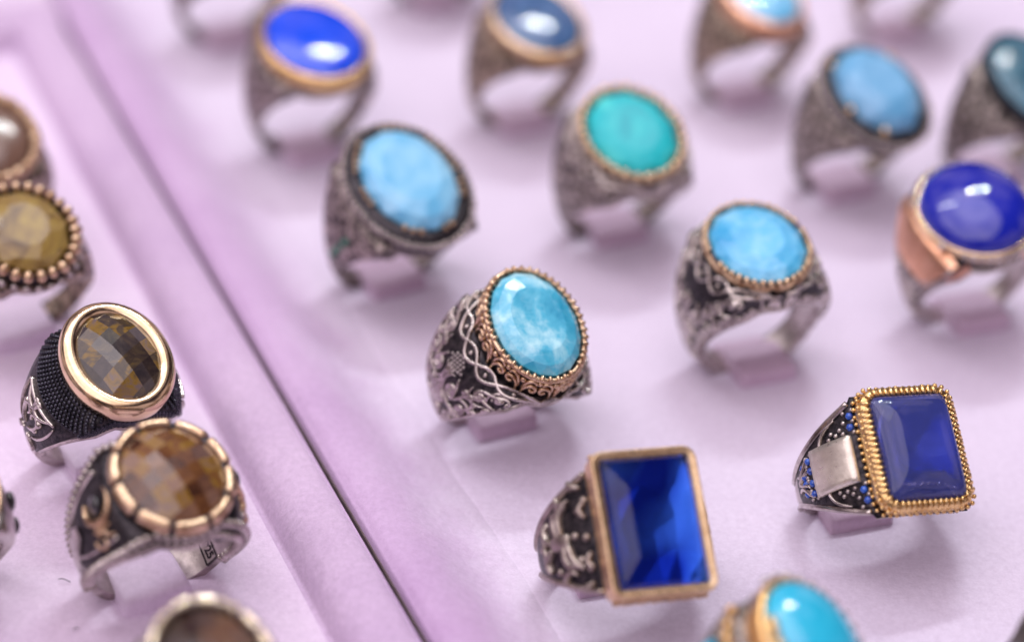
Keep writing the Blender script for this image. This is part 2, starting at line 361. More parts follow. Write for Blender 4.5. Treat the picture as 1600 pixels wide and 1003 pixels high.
class Ring:
    """Local frame of a ring: origin on the band's lowest point, z up through the stone, x across the finger, y along it."""
    def __init__(s, label, px, py, a, b, yaw, lean, roll, head='oval', R=9.6, t=1.5, H=12.3, wb=1.9, ws=None, phe=110, sp=2.0, wp=1.5, L=None, sink=1.7, rim=1.3, cat='ring', group='blue stone rings standing in the pale lilac tray', crown=.6, wi=.88, flare=5):
        s.a, s.b, s.R, s.t, s.H, s.wb, s.head, s.rim, s.phe, s.sp, s.wp, s.crown, s.wik = a, b, R, t, H, wb, head, rim, phe, sp, wp, crown, wi
        s.ha, s.hb = a+rim, b+rim; s.flare = flare
        s.ws = ws or s.hb*.86
        if head != 'oval': s.ha -= .3; s.hb -= .5
        s.c = R+t                                # height of band centre above origin
        s.z0 = s.c+H                             # platform height
        s.M = Euler((R_(lean), R_(roll), R_(yaw)), 'YXZ')
        M = Matrix.Rotation(R_(yaw), 3, 'Z') @ Matrix.Rotation(R_(lean), 3, 'X') @ Matrix.Rotation(R_(roll), 3, 'Y')
        s.Ls = s.z0+(L if L is not None else 3.0)
        off = M @ Vector((0, 0, s.Ls)); base_z = -sink
        pt = at(px, py, base_z+off.z); loc = pt-off
        s.loc = loc; s.R3 = M; s.sink = sink
        e = bpy.data.objects.new('gemstone_ring', None); col.objects.link(e); e.empty_display_size = .005
        e.location = loc*S; e.rotation_mode = 'QUATERNION'; e.rotation_quaternion = M.to_quaternion()
        e['label'] = label; e['category'] = cat; e['group'] = group
        s.e = e
        s.phh = math.atan(s.ha*.98/H)
        RINGS.append(s)
    def ro(s, ph):
        p = abs(ph); rh = s.H/cos(s.phh)
        if p <= s.phh: return s.H/cos(p)
        k = min(1, (p-s.phh)/(R_(s.phe)-s.phh))
        return mix(rh, s.R+s.t, 1-(1-k)**s.sp)
    def wo(s, ph):
        p = abs(ph)
        k = min(1, max(0, (p-s.phh)/(R_(s.phe)-s.phh)))
        w_ = mix(s.wb, s.ws, (1-k)**s.wp)
        if p < s.phh:
            x = s.H*math.tan(p)/s.ha
            ye = s.hb*math.sqrt(max(0, 1-x*x)) if s.head == 'oval' else s.hb
            w_ = max(w_, ye*.985)
        return w_
    def F(s, ph, q):
        ph = max(-3.1, min(3.1, ph)); r = s.ro(ph); wo = s.wo(ph); p = abs(ph)
        top = 1-ss(R_(40), R_(120), p); wi = wo*mix(.95, s.wik, top); sg = 1 if q >= 0 else -1; aq = abs(q)
        cr = s.crown*ss(s.phh*.9, s.phh*1.3, p)*(.5+.5*top)
        if aq <= 1:
            y = q*wo; rr = r-cr*(aq**2.4)-s.drop(ph, r, y)
        else:
            k = min(1, (aq-1)/.5); r1 = r-cr-s.drop(ph, r, wo)
            rr = mix(r1, s.R, k); y = sg*mix(wo, wi, k**.8)
        return Vector((rr*sin(ph), y, s.c+rr*cos(ph)))
    def drop(s, ph, r, y):
        """the band falls away from the bezel's outline, so that the head flares up out of it"""
        if s.head != 'oval': return 0
        x = r*sin(ph)/s.ha; r0 = max(1, abs(x)); rho = math.hypot(x, y/s.hb)
        return min(s.flare*max(0, rho-r0)*(1-.5*ss(R_(60), R_(110), abs(ph))), (r-s.R)*.75)
    def G(s, side, sm, y):
        """pattern coordinates (mm from the head's edge down the shoulder, mm across) -> point on the band"""
        p0 = s.phh
        if s.head == 'oval': p0 = math.atan(s.ha*math.sqrt(max(0, 1-min(1, abs(y)/s.hb)**2))/s.H)   # follow the bezel
        ph = side*max(0, p0+sm/12.5); wo = s.wo(ph)
        if abs(y) <= wo: q = y/wo
        else: q = math.copysign(1+(abs(y)-wo)/max(.5, (s.ro(ph)-s.R))*.5, y)
        return s.F(ph, max(-1.48, min(1.48, q)))
    def body(s, mat, name='band', nphi=150, inner=None, dark_to=98):
        mb = MB(); rows = []
        qs = [-1.5, -1.4, -1.25, -1.1, -1.02]+[-1+.125*i for i in range(17)]+[1.02, 1.1, 1.25, 1.4, 1.5]
        for i in range(nphi):
            ph = -pi+2*pi*i/nphi
            row = [s.F(ph, q) for q in qs]
            top = 1-ss(R_(40), R_(120), abs(ph)); wi = s.wo(ph)*mix(.95, s.wik, top)
            for k in (.75, .25, -.25, -.75): row.append(Vector((s.R*sin(ph), wi*k, s.c+s.R*cos(ph))))
            rows.append(row)
        mb.grid(rows, cu=True, cv=True)
        o = mb.build(name, mat, s.e)
        if mat in (OXID,):
            o.data.materials.append(inner or SILVER_DULL)     # polished lower shank, rims and inside; blackened field above
            for p in o.data.polygons:
                c = p.center/S; ph = abs(math.atan2(c.x, c.z-s.c)); rr = math.hypot(c.x, c.z-s.c)
                if ph > R_(dark_to) or rr < s.R+.22: p.material_index = 1
        return o

def tube_on(mb, fn, pts, wd, h, taper=(1, 1), sink=.12):
    """raised half-round line laid on a surface; fn maps pattern points to 3-D"""
    n = len(pts)
    if n < 2: return
    P = [fn(*p) for p in pts]; rows = []
    for i in range(n):
        u, v = pts[i]; e = .05
        T = (P[min(n-1, i+1)]-P[max(0, i-1)])
        if T.length < 1e-6: T = Vector((1, 0, 0))
        T.normalize()
        du = fn(u+e, v)-fn(u-e, v); dv = fn(u, v+e)-fn(u, v-e); N = du.cross(dv)
        if N.length < 1e-9: N = Vector((0, 0, 1))
        N.normalize()
        c = getattr(fn, 'centre', None)
        if c is not None and N.dot(P[i]-c(P[i])) < 0: N = -N
        B = N.cross(T).normalized()
        k = i/(n-1); tw = wd*(mix(taper[0], 1, min(1, k*4)) if k < .25 else mix(taper[1], 1, min(1, (1-k)*4)) if k > .75 else 1)
        hh = h*(.5+.5*min(1, tw/wd))
        prof = [(-.5, -sink), (-.45, hh*.72), (-.26, hh), (.26, hh), (.45, hh*.72), (.5, -sink)]
        rows.append([P[i]+B*(x*tw)+N*z for x, z in prof])
    b = mb.grid(rows); m = 6
    mb.cap([b+j for j in range(m)]); mb.cap([b+(n-1)*m+j for j in range(m)][::-1])

def curl(x, y, ang, length, k0, k1, n=26, power=1.0):
    """curve of steadily changing curvature: pattern-plane scroll"""
    out = [(x, y)]; a = R_(ang); ds = length/n
    for i in range(n):
        t = (i+.5)/n; a += mix(k0, k1, t**power)*ds; x += cos(a)*ds; y += sin(a)*ds; out.append((x, y))
    return out
def mapfn(ring, side, mir=1):
    f = lambda u, v: ring.G(side, u, v*mir)
    f.centre = lambda p: Vector((0, p.y*.4, ring.c))
    return f
def phfn(ring):
    f = lambda ph, q: ring.F(ph, q)
    f.centre = lambda p: Vector((0, p.y*.3, ring.c))
    return f

RINGS = []
def edge_line(ring, mb, q, p0, p1, wd, h, n=60, arch=0):
    """line that follows the band between angles p0 and p1 (degrees from the top)"""
    f = phfn(ring)
    tube_on(mb, f, [(R_(mix(p0, p1, i/n)), q) for i in range(n+1)], wd, h)
def rope_line(ring, mb, q, p0, p1, r, step=.9, tilt=.7):
    f = phfn(ring); ph = R_(p0); e = .02
    while ph < R_(p1):
        c = f(ph, q); T = (f(ph+e, q)-f(ph-e, q)).normalized(); D = (f(ph, q+e)-f(ph, q-e)).normalized(); N = T.cross(D).normalized()
        if N.dot(c-Vector((0, c.y*.3, ring.c))) < 0: N = -N
        D = N.cross(T)
        X = (T*cos(tilt)+D*sin(tilt)); Y = N.cross(X)
        M = Matrix((X, Y, N)).transposed()
        mb.ball(c+N*r*.2, r, 7, 5, (.62, 1.15, .8), M)
        ph += step*r*1.15/ring.ro(ph)

def volute(mb, f, cx, cy, R, rot, sg, w, h, arcs=2, tail=3.0):
    """one C-scroll: a spiral with a ball eye, a tail and nested comma strands outside it"""
    a = R_(rot); x, y = cx+R*cos(a), cy+sg*R*sin(a)
    def m(pts): return [(px, cy+sg*(py-cy)) for px, py in pts]
    y0 = cy+R*sin(a)
    tube_on(mb, f, m(curl(x, y0, rot+90, 8.6*R*.72, 1/R, 1/(.22*R), 36, 1.6)), w, h, (.8, 1))
    if tail: tube_on(mb, f, m(curl(x, y0, rot-90, tail, -1/R*.4, .55, 18)), w*.9, h, (1, .3))
    mb.ball(f(cx, cy), w*.55, 8, 6)
    for k in range(arcs):
        rr = R+.72*(k+1); t0 = rot+60+18*k; n = 18; sp_ = 150-25*k
        tube_on(mb, f, m([(cx+rr*cos(R_(t0+sp_*i/n)), cy+rr*sin(R_(t0+sp_*i/n))) for i in range(n+1)]), w*.85, h*.9, (.3, .2))
def scroll_set(ring, mb, side, mir, k=1.0, w0=.42, h=.42, ks=1.0):
    """volutes spread over half a shoulder, mirrored across its middle"""
    W = ring.ws/9.2
    f = mapfn(ring, side, mir)
    for s_, y, R, rot, sg, arcs, tail in ((2.7, 8.4, .8, 120, 1, 1, 2.4), (5.4, 8.2, .95, 210, -1, 1, 2.6), (8.4, 7.6, .8, 40, 1, 1, 2.2), (10.6, 6.4, .7, 200, -1, 0, 2.0), (4.9, 4.7, .7, 330, -1, 0, 2.2), (3.6, 6.3, 1.1, 200, 1, 1, 3.0), (6.7, 2.6, 1.55, 300, -1, 2, 4.0), (8.3, 5.2, 1.1, 20, 1, 1, 3.0), (10.4, 1.9, 1.4, 160, 1, 3, 3.4), (13.6, 1.9, 1.2, 330, -1, 1, 3.0), (16.6, 1.2, .9, 150, 1, 1, 2.5), (12.3, 4.4, .75, 60, 1, 0, 2.5)):
        volute(mb, f, s_*k, y*W, R, rot, sg, w0, h, arcs, tail)
    for a_ in ((8.9, .35, 10, 4.0, .05, .5), (4.4, 2.4, 20, 4.6, .15, -.5), (11.6, 3.4, 0, 5.0, .1, .4), (7.2, 6.6, 170, 3.4, .2, .7), (13.2, 3.2, 170, 4.2, -.1, -.6), (5.6, 7.0, -20, 5.0, -.05, -.25)):
        tube_on(mb, f, curl(*a_, 18), w0*.9, h, (.4, .4))
def vine(ring, mb, side, w0=.5, h=.5):
    f = mapfn(ring, side)
    W = ring.ws
    for sgn in (1, -1):
        pts = []
        for i in range(73):
            t = -1+2*i/72; y = t*W*1.12
            x = -.1+1.0*(1-t*t)+sgn*.95*cos(t*pi*2.5)
            pts.append((x, y))
        tube_on(mb, f, pts, w0, h)
    for t in (-.8, -.4, 0, .4, .8): mb.ball(f(-.1+1.0*(1-t*t), t*W*1.12), .42, 7, 5)
def gallery(ring, mb, w0=.45, h=.42, n=2):
    """scrolls on the front and back faces under the bezel"""
    for sy in (1, -1):
        def f(u, v, sy=sy):                        # u mm along, v mm up from the finger hole
            ph = u/13.5; D = max(1.2, ring.ro(ph)-ring.R)
            return ring.F(ph, sy*(1.5-.5*min(1, max(0, v/D))))
        f.centre = lambda p: Vector((p.x*.6, 0, ring.c+ring.H*.6))
        D0 = ring.ro(0)-ring.R; R = D0*.33
        for sx in (1, -1):
            g = lambda u, v, sx=sx: f(sx*u, v)
            g.centre = f.centre
            for k in range(n+2):
                volute(mb, g, R*1.35+k*R*2.75, D0*(.46 if k % 2 else .54), R, 250 if k % 2 else 110, 1 if k % 2 else -1, w0, h, 0, R*2.2)
            for k in range(n+2): tube_on(mb, g, [(R*1.35+(k+.5)*R*2.75+.3*sin(t*.8), D0*(.12+.76*t/8)) for t in range(9)], w0*.8, h*.8, (.4, .4))

def cup(mb, ring, z0, z1, o0, o1, n=84, lip=.8):
    """bezel wall: from the platform up to the stone's edge, rounded over to the inside"""
    prof = [(o0-1.2, z0-.6), (o0, z0), (mix(o0, o1, .5)-.05, mix(z0, z1, .5)), (o1, z1-.35), (o1-.12, z1-.08), (o1-.4, z1), (o1-lip, z1-.1), (o1-lip-.15, z1-.7), (o1-lip-.2, z0+.2)]
    sweep(mb, ring.head, ring.a, ring.b, prof, n)
def cupfn(ring, z0, z1, o0, o1):
    P, N = outline(ring.head, ring.a, ring.b, 240); n = len(P)
    def f(u, v):                                   # u = turns (0..1)*100, v = 0..1 * 4mm height
        t = (u/100*n) % n; i = int(t); fr = t-i
        p = P[i % n].lerp(P[(i+1) % n], fr); q = N[i % n].lerp(N[(i+1) % n], fr).normalized()
        k = v/4
        return p+q*mix(o0, o1, k)+Vector((0, 0, mix(z0, z1, k)))
    f.centre = lambda p: Vector((p.x*.5, p.y*.5, p.z))
    return f

# stones -------------------------------------------------------------
def stone_cab(ring, mat, z, h=2.4, p=.5, grow=0., nseg=64, name='stone', parent=None):
    mb = MB(); rows = []
    P, N = outline(ring.head, ring.a+grow, ring.b+grow, nseg)
    rows.append([q+Vector((0, 0, z-1.2)) for q in P])
    for i in range(13):
        r = cos(i/12*pi/2); rows.append([Vector((q.x*max(r, .001), q.y*max(r, .001), z+h*(1-r*r)**(p))) for q in P])
    mb.grid(rows, cv=True); return mb.build(name, mat, parent or ring.e)
def stone_rose(ring, mat, z, h=1.9, n=14, table=.55, mid=.82, name='stone', jit=.0, bottom=1.3):
    mb = MB(); rows = []; a, b = ring.a, ring.b
    def rg(f, zz, off, j=0): return [Vector((a*f*cos(2*pi*(i+off)/n), b*f*sin(2*pi*(i+off)/n), zz)) for i in range(n)]
    R0 = rg(1.0, z-bottom, 0); R1 = rg(1.0, z, 0); R2 = rg(mid, z+h*.62, .5); R3 = rg(table, z+h, 0)
    b0 = len(mb.v); mb.v += [tuple(p) for r in (R0, R1, R2, R3) for p in r]
    for i in range(n):
        j = (i+1) % n
        mb.f.append((i, j, n+j, n+i))
        mb.f.append((n+i, n+j, 2*n+i)); mb.f.append((n+j, 2*n+j, 2*n+i))
        mb.f.append((2*n+i, 2*n+j, 3*n+j)); mb.f.append((2*n+i, 3*n+j, 3*n+i))
    mb.f.append(tuple(3*n+i for i in range(n))); mb.f.append(tuple(range(n))[::-1])
    return mb.build(name, mat, ring.e, smooth=False)
def stone_checker(ring, mat, z, h=2.2, N=7, rot=35, name='stone', bottom=1.0, box=False):
    a, b = ring.a, ring.b; n = int(N)+3; bm = bmesh.new(); V = {}
    ca, sa = cos(R_(rot)), sin(R_(rot))
    for i in range(-n, n+1):
        for j in range(-n, n+1):
            x, y = (i+.5)*2/N, (j+.5)*2/N; X = x*ca-y*sa; Y = x*sa+y*ca
            V[i, j] = bm.verts.new((X*a*S, Y*b*S, (z+h*(1-(x*x+y*y)))*S))
    for i in range(-n, n):
        for j in range(-n, n): bm.faces.new((V[i, j], V[i+1, j], V[i+1, j+1], V[i, j+1]))
    P, Nn = outline(ring.head, a, b, 48)
    for p, q in zip(P, Nn):
        bmesh.ops.bisect_plane(bm, geom=bm.verts[:]+bm.edges[:]+bm.faces[:], plane_co=p*S, plane_no=q, clear_outer=True)
    ed = [e for e in bm.edges if e.is_boundary]
    r = bmesh.ops.extrude_edge_only(bm, edges=ed)
    vs = [g for g in r['geom'] if isinstance(g, bmesh.types.BMVert)]
    for v in vs: v.co.z = (z-bottom)*S
    es = [e for e in bm.edges if e.is_boundary]
    bmesh.ops.contextual_create(bm, geom=es)
    bmesh.ops.recalc_face_normals(bm, faces=bm.faces)
    me = bpy.data.meshes.new(name); bm.to_mesh(me); bm.free(); me.materials.append(mat)
    o = bpy.data.objects.new(name, me); col.objects.link(o); o.parent = ring.e; return o
def backing(ring, mat, z, stone, depth=1.4, N=5, seed=1, grow=.2, rot=12):
    """facetted foil bowl under a clear stone: square facets with small random tilts"""
    r = random.Random(seed); bm = bmesh.new(); V = {}; n = N+3; ca, sa = cos(R_(rot)), sin(R_(rot)); a, b = ring.a+grow, ring.b+grow
    for i in range(-n, n+1):
        for j in range(-n, n+1):
            x, y = (i+.3)*2/N, (j+.4)*2/N; X = x*ca-y*sa; Y = x*sa+y*ca
            V[i, j] = bm.verts.new((X*a*S, Y*b*S, (z-depth*max(0, 1-(x*x+y*y)*.8)-r.random()*.6*depth)*S))
    for i in range(-n, n):
        for j in range(-n, n): bm.faces.new((V[i, j], V[i+1, j], V[i+1, j+1], V[i, j+1]))
    for p, q in zip(*outline(ring.head, a, b, 36)):
        bmesh.ops.bisect_plane(bm, geom=bm.verts[:]+bm.edges[:]+bm.faces[:], plane_co=p*S, plane_no=q, clear_outer=True)
    me = bpy.data.meshes.new('stone_backing'); bm.to_mesh(me); bm.free(); me.materials.append(mat)
    o = bpy.data.objects.new('stone_backing', me); col.objects.link(o); o.parent = stone; return o

def beads(mb, ring, count, off, z, r, sq=(1, 1, 1), lift=None, skip=()):
    for k, (p, q) in enumerate(along(ring.head, ring.a+off, ring.b+off, count)):
        if k in skip: continue
        M = Matrix((q, Vector((-q.y, q.x, 0)), Vector((0, 0, 1)))).transposed()
        mb.ball(p+Vector((rnd.gauss(0, .03), rnd.gauss(0, .03), z+rnd.gauss(0, .03)))*1, r*rnd.uniform(.9, 1.08), 8, 6, sq, M)
def stipple(ring, mb, side, pts, r=.26):
    for u, v in pts: mb.ball(ring.G(side, u, v), r, 7, 4)

exec_order = []
# ================================================================== the rings
GR = 'blue stone rings standing in the pale lilac tray'
GL = 'brown stone rings standing in the lilac velvet tray'

# --- sharp aqua ring in the middle ------------------------------------------------
r = Ring('ornate silver ring with icy aqua faceted oval stone and copper scrollwork, sharp at the centre', 838, 504, 6.6, 8.9, 25, 27, 4, ws=9.4, H=11.7, L=5.0, rim=1.6, R=9.8, wi=.97, wp=.82, phe=118, flare=5)
r.body(OXID)
mb = MB()
for side in (-1, 1):
    for mir in (1, -1): scroll_set(r, mb, side, mir, 1.0, .56, .34)
    vine(r, mb, side, .6, .42)
gallery(r, mb, .56, .34, 1)
for sg in (1, -1):
    edge_line(r, mb, sg*1.40, -118, 118, .8, .4, 90)
    for side in (-1, 1): edge_line(r, mb, sg*1.0, side*44, side*120, .42, .3, 50)
mb.build('scroll_filigree', SILVER, r.e)
mb = MB()
for side in (-1, 1):
    pts = [(2.3+.62*i+(j % 2)*.31, j*.62) for i in range(7) for j in range(-4, 5) if abs(j)*.62 < 2.2-.62*abs(i-2)]
    stipple(r, mb, side, pts, .27)
    stipple(r, mb, side, [(3.0+.75*i+(j % 2)*.35, sg*(r.ws*.82-j*.75-.55*i)) for i in range(3) for j in range(2) for sg in (1, -1)], .24)
mb.build('stippling', SILVER_DULL, r.e)
z0, z1 = r.z0-.6, r.z0+5.0
mb = MB(); cup(mb, r, z0, z1-.7, .9, .75); mb.build('bezel', OXID, r.e)
mb = MB(); fc = cupfn(r, z0+.3, z1-.5, .95, .85)
for k in range(10):
    c = k*10+5
    for sg in (1, -1):
        tube_on(mb, fc, [(c+sg*u*1.9, v) for u, v in curl(.35, .2, 80, 5.2, .15, -2.7, 30, 1.3)], .5, .45, (.5, .8))
        tube_on(mb, fc, [(c+sg*u*1.9, v) for u, v in curl(.2, 1.6, 60, 3.4, .5, -2.2, 22, 1.2)], .45, .42, (.4, .8))
    mb.ball(fc(c, 3.0), .5, 8, 6); mb.ball(fc(c+5, 3.3), .42, 8, 6)
sweep(mb, 'oval', r.a, r.b, [(.55, z1-1.0), (.95, z1-.9), (1.1, z1-.55), (.85, z1-.25), (.4, z1-.25), (.2, z1-.6)], 84)
mb.build('scroll_collar', BRONZE, r.e)
mb = MB(); beads(mb, r, 44, .62, z1-.15, .46, (1.35, .8, .95), skip=(13, 24, 36)); mb.build('claws', BRONZE, r.e)
stone_rose(r, AQUA, z1-.25, 1.5, 16, .62, .86)

# --- light blue ring right of it ---------------------------------------------------
r = Ring('filigree ring with pale blue oval stone in bead bezel, right of the sharp aqua ring', 1184, 375, 7.2, 8.9, 23, 9, -6, ws=9.0, H=13.6, L=2.6, rim=1.2, wb=2.6, wp=1.2, wi=.96)
r.body(OXID)
mb = MB()
for side in (-1, 1):
    for mir in (1, -1): scroll_set(r, mb, side, mir, 1.0, .58, .34)
    vine(r, mb, side, .6, .42)
gallery(r, mb, .6, .34, 2)
for sg in (1, -1):
    edge_line(r, mb, sg*1.42, -118, 118, .8, .35, 90)
mb.build('scroll_filigree', SILVER, r.e)
mb = MB(); cup(mb, r, r.z0-.6, r.z0+1.8, .5, .7); mb.build('bezel', OXID, r.e)
mb = MB(); fc = cupfn(r, r.z0-.6, r.z0+1.9, .35, .8)
for k in range(14):
    c = k*100/14
    for sg in (1, -1): tube_on(mb, fc, [(c+sg*u*1.7, v) for u, v in curl(.1, 3.6, -60, 4.4, .1, 1.5, 16)], .5, .4, (1, .6))
mb.build('petal_collar', BRONZE, r.e)
mb = MB(); beads(mb, r, 42, .5, r.z0+2.1, .54, skip=(1, 21, 22)); mb.build('bead_bezel', ROSE, r.e)
stone_rose(r, SKY, r.z0+2.0, 1.5, 12, .55, .84)

# --- sky blue with dark halo -----------------------------------------------------
r = Ring('ring with glossy sky blue oval stone in a wide black halo edged by silver beads', 641, 275, 7.7, 10.4, 31, 22, -1, ws=9.6, H=12.4, L=4.2, rim=2.2, R=9.8, wi=.92)
r.body(ANTIQUE)
mb = MB(); sweep(mb, 'oval', r.a, r.b, [(2.1, r.z0-.4), (2.5, r.z0+1.6), (2.3, r.z0+2.3), (.6, r.z0+3.1), (0, r.z0+3.0), (0, r.z0)], 84); mb.build('halo', OXID, r.e)
mb = MB(); beads(mb, r, 58, 2.35, r.z0+1.9, .62, (1, .9, 1)); mb.build('rope_border', SILVER, r.e)
mb = MB(); beads(mb, r, 44, .5, r.z0+3.5, .52, (1, .9, 1), skip=(6, 7, 12, 13, 14, 20, 21, 25, 26, 27, 28, 32, 33, 36, 37, 38, 39, 43)); mb.build('claws', BRONZE, r.e)
mb = MB()
for side in (-1, 1):
    for k in range(3):
        mb = MB(); mb.ball(r.G(side, 4.2+k*2.2, -3+k*.8), .7); mb.build('accent_stone', GREEN, r.e)
stone_rose(r, SKY2, r.z0+3.4, 2.2, 12, .6, .86)

# --- teal ----------------------------------------------------------------------
r = Ring('bead bezel ring with cloudy teal green oval stone, behind the sharp aqua ring', 989, 202, 7.5, 9.1, 24, 20, -3, ws=9.4, H=13.4, L=2.8, rim=1.5, wp=1.2, wi=.94)
r.body(ANTIQUE)
mb = MB(); vine(r, mb, -1, .6); vine(r, mb, 1, .6); gallery(r, mb, .6)
for sg in (1, -1): edge_line(r, mb, sg*1.42, -118, 118, .8, .35, 70)
mb.build('scroll_filigree', SILVER_DULL, r.e)
mb = MB(); cup(mb, r, r.z0-.4, r.z0+1.8, .5, .9); mb.build('bezel', ANTIQUE_WARM, r.e)
mb = MB(); beads(mb, r, 30, .85, r.z0+2.1, .90, skip=(31,)); mb.build('bead_bezel', ROSE, r.e)
stone_rose(r, TEAL, r.z0+1.9, 1.6, 10, .6, .85)

# --- cobalt top left ---------------------------------------------------------------
r = Ring('blurred ring with bright cobalt blue domed stone in gold bezel, behind the black halo ring', 493, 55, 8.5, 10.5, 28, 12, 1, ws=7.4, H=11.6, L=4.0, rim=1.5)
r.body(ANTIQUE)
mb = MB(); sweep(mb, 'oval', r.a, r.b, [(.9, r.z0-.4), (1.3, r.z0+1.5), (1.35, r.z0+2.6), (.9, r.z0+3.3), (.3, r.z0+3.3), (0, r.z0+2.6), (0, r.z0)], 84); mb.build('bezel', GOLD, r.e)
mb = MB()
for sg in (1, -1): rope_line(r, mb, sg*1.05, -100, 100, .5)
mb.build('rope_border', SILVER_DULL, r.e)
stone_cab(r, COBALT, r.z0+2.9, 2.2)

# --- royal blue cabochon right -----------------------------------------------------
r = Ring('ring with deep royal blue domed stone and polished copper shoulders at the right edge', 1525, 317, 8.8, 10.2, 22, 11, -10, ws=8.8, H=12.6, L=3.2, rim=.7)
r.body(OXID)
mb = MB()
mt = MB()
for side in (-1, 1):                              # copper plates on the shoulders
    mb = MB(); rows = []
    for i in range(13):
        ph = side*(r.phh-.12+i/12*.55)
        rows.append([r.F(ph, q)+Vector((side*.35, 0, .2)) for q in [-.98+.196*j for j in range(11)]])
    mb.grid(rows)
    mb.build('shoulder_plate', COPPER, r.e)
    for sy in (-1, 1):
        rows = []
        for i in range(9):
            ph = side*(r.phh-.22+i/8*.38); rows.append([r.F(ph, sy*q)+Vector((side*.1, sy*.3, 0)) for q in (1.0, 1.1, 1.2, 1.3, 1.4)])
        mt.grid(rows)
mt.build('side_trim', COPPER, r.e)
mb = MB(); sweep(mb, 'oval', r.a, r.b, [(.4, r.z0-.4), (.6, r.z0+.6), (.6, r.z0+1.7), (.35, r.z0+2.1), (.0, r.z0+2.0), (0, r.z0)], 84); mb.build('bezel', ROSE, r.e)
mb = MB()
for k, (p, q) in enumerate(along('oval', r.a+.8, r.b+.8, 48)):
    if (31 <= k <= 41) or (7 <= k <= 17): mb.ball(p+Vector((0, 0, r.z0+1.3)), .62, 8, 6, (.9, .9, 1.5))
for k in (28, 44, 20, 4):
    p, q = along('oval', r.a+.8, r.b+.8, 48)[k]; mb.ball(p+Vector((0, 0, r.z0+1.5)), .75)
for sg in (1, -1):
    edge_line(r, mb, sg*1.42, -118, 118, 1.0, .4, 70)
    for rr_ in (1.5,): tube_on(mb, phfn(r), [(.02+.11*cos(t*pi/8), sg*(1.2+.12*sin(t*pi/8))) for t in range(17)], .6, .5)
mb.build('silver_trim', SILVER, r.e)
mb = MB()
for side in (-1, 1):
    for mir in (1, -1): scroll_set(r, mb, side, mir, 1.05, .5, .35)
mb.build('scroll_filigree', SILVER_DULL, r.e)
stone_cab(r, ROYAL, r.z0+1.9, 4.6, .55)

# --- steel-blue, upper right ------------------------------------------------------
r = Ring('blurred ring with tall pale steel blue faceted stone, behind the royal blue one', 1378, 128, 7.6, 9.8, 26, 21, 2, ws=8.0, H=12, L=5.2, rim=1.9)
r.body(ANTIQUE)
mb = MB(); sweep(mb, 'oval', r.a, r.b, [(1.7, r.z0-.4), (2.0, r.z0+1.4), (1.6, r.z0+2.2), (.5, r.z0+3.0), (0, r.z0+2.8), (0, r.z0)], 84); mb.build('bezel', OXID, r.e)
mb = MB(); beads(mb, r, 54, 1.95, r.z0+1.4, .6); mb.build('rope_border', SILVER, r.e)
mb = MB(); beads(mb, r, 16, .4, r.z0+3.3, .8, skip=(0, 1, 3, 4, 5, 7, 8, 10, 12, 13, 14, 15)); mb.build('claws', ROSE, r.e)
stone_rose(r, STEEL, r.z0+3.1, 3.2, 10, .55, .84)

# --- dark teal at the right edge ----------------------------------------------------
r = Ring('blurred ring with dark teal stone cut by the right edge near the top', 1622, 118, 7.8, 10.6, 26, 22, 4, ws=8, L=4, rim=1.2)
r.body(ANTIQUE); mb = MB(); cup(mb, r, r.z0-.4, r.z0+2.8, .4, 1.0); mb.build('bezel', OXID, r.e); stone_cab(r, NIGHT, r.z0+2.7, 2.2)

# --- top row ---------------------------------------------------------------------
r = Ring('blurred bronze ring with denim blue domed stone, top middle beyond the teal one', 842, 22, 7.6, 9.4, 26, 14, 2, ws=7.6, L=4, rim=1.6, H=11.4)
r.body(ANTIQUE_WARM); mb = MB(); sweep(mb, 'oval', r.a, r.b, [(.9, r.z0-.4), (1.4, r.z0+1.6), (1.3, r.z0+2.8), (.5, r.z0+3.2), (0, r.z0+2.9), (0, r.z0)], 84); mb.build('bezel', BRONZE, r.e)
mb = MB()
for k in range(3): mb.ball((-4.5+k*1.9, -9.9+k*-.35, r.z0+3.0), .9)
mb.build('claws', GOLD, r.e)
stone_cab(r, DENIM, r.z0+2.8, 2.2)
r = Ring('blurred ring with small bright blue stone at the top edge, right of the denim one', 1196, -14, 6.4, 8.0, 26, 14, 2, ws=8.4, L=4, rim=2.0, H=11.4)
r.body(ANTIQUE_WARM); mb = MB(); sweep(mb, 'oval', r.a, r.b, [(1.5, r.z0-.4), (1.6, r.z0+1.6), (1.2, r.z0+2.8), (.5, r.z0+3.2), (0, r.z0+2.9), (0, r.z0)], 84); mb.build('bezel', COPPER, r.e); stone_cab(r, SKY2, r.z0+2.8, 1.8)
for lab, px, py in (('blurred silver band cut by the top edge, left of the cobalt blue ring', 372, -104), ('blurred foot of a ring at the top edge, between cobalt and denim blue rings', 705, -158), ('blurred bronze band cut by the top edge near the top right corner', 1448, -108)):
    r = Ring(lab, px, py, 7, 9, 27, 15, 3, ws=7.4, L=4, rim=1.4, H=11.4)
    r.body(ANTIQUE if px != 1448 else ANTIQUE_WARM); mb = MB(); cup(mb, r, r.z0-.4, r.z0+2.8, .4, 1.0); mb.build('bezel', BRONZE, r.e); stone_cab(r, SKY2, r.z0+2.7, 2.0)

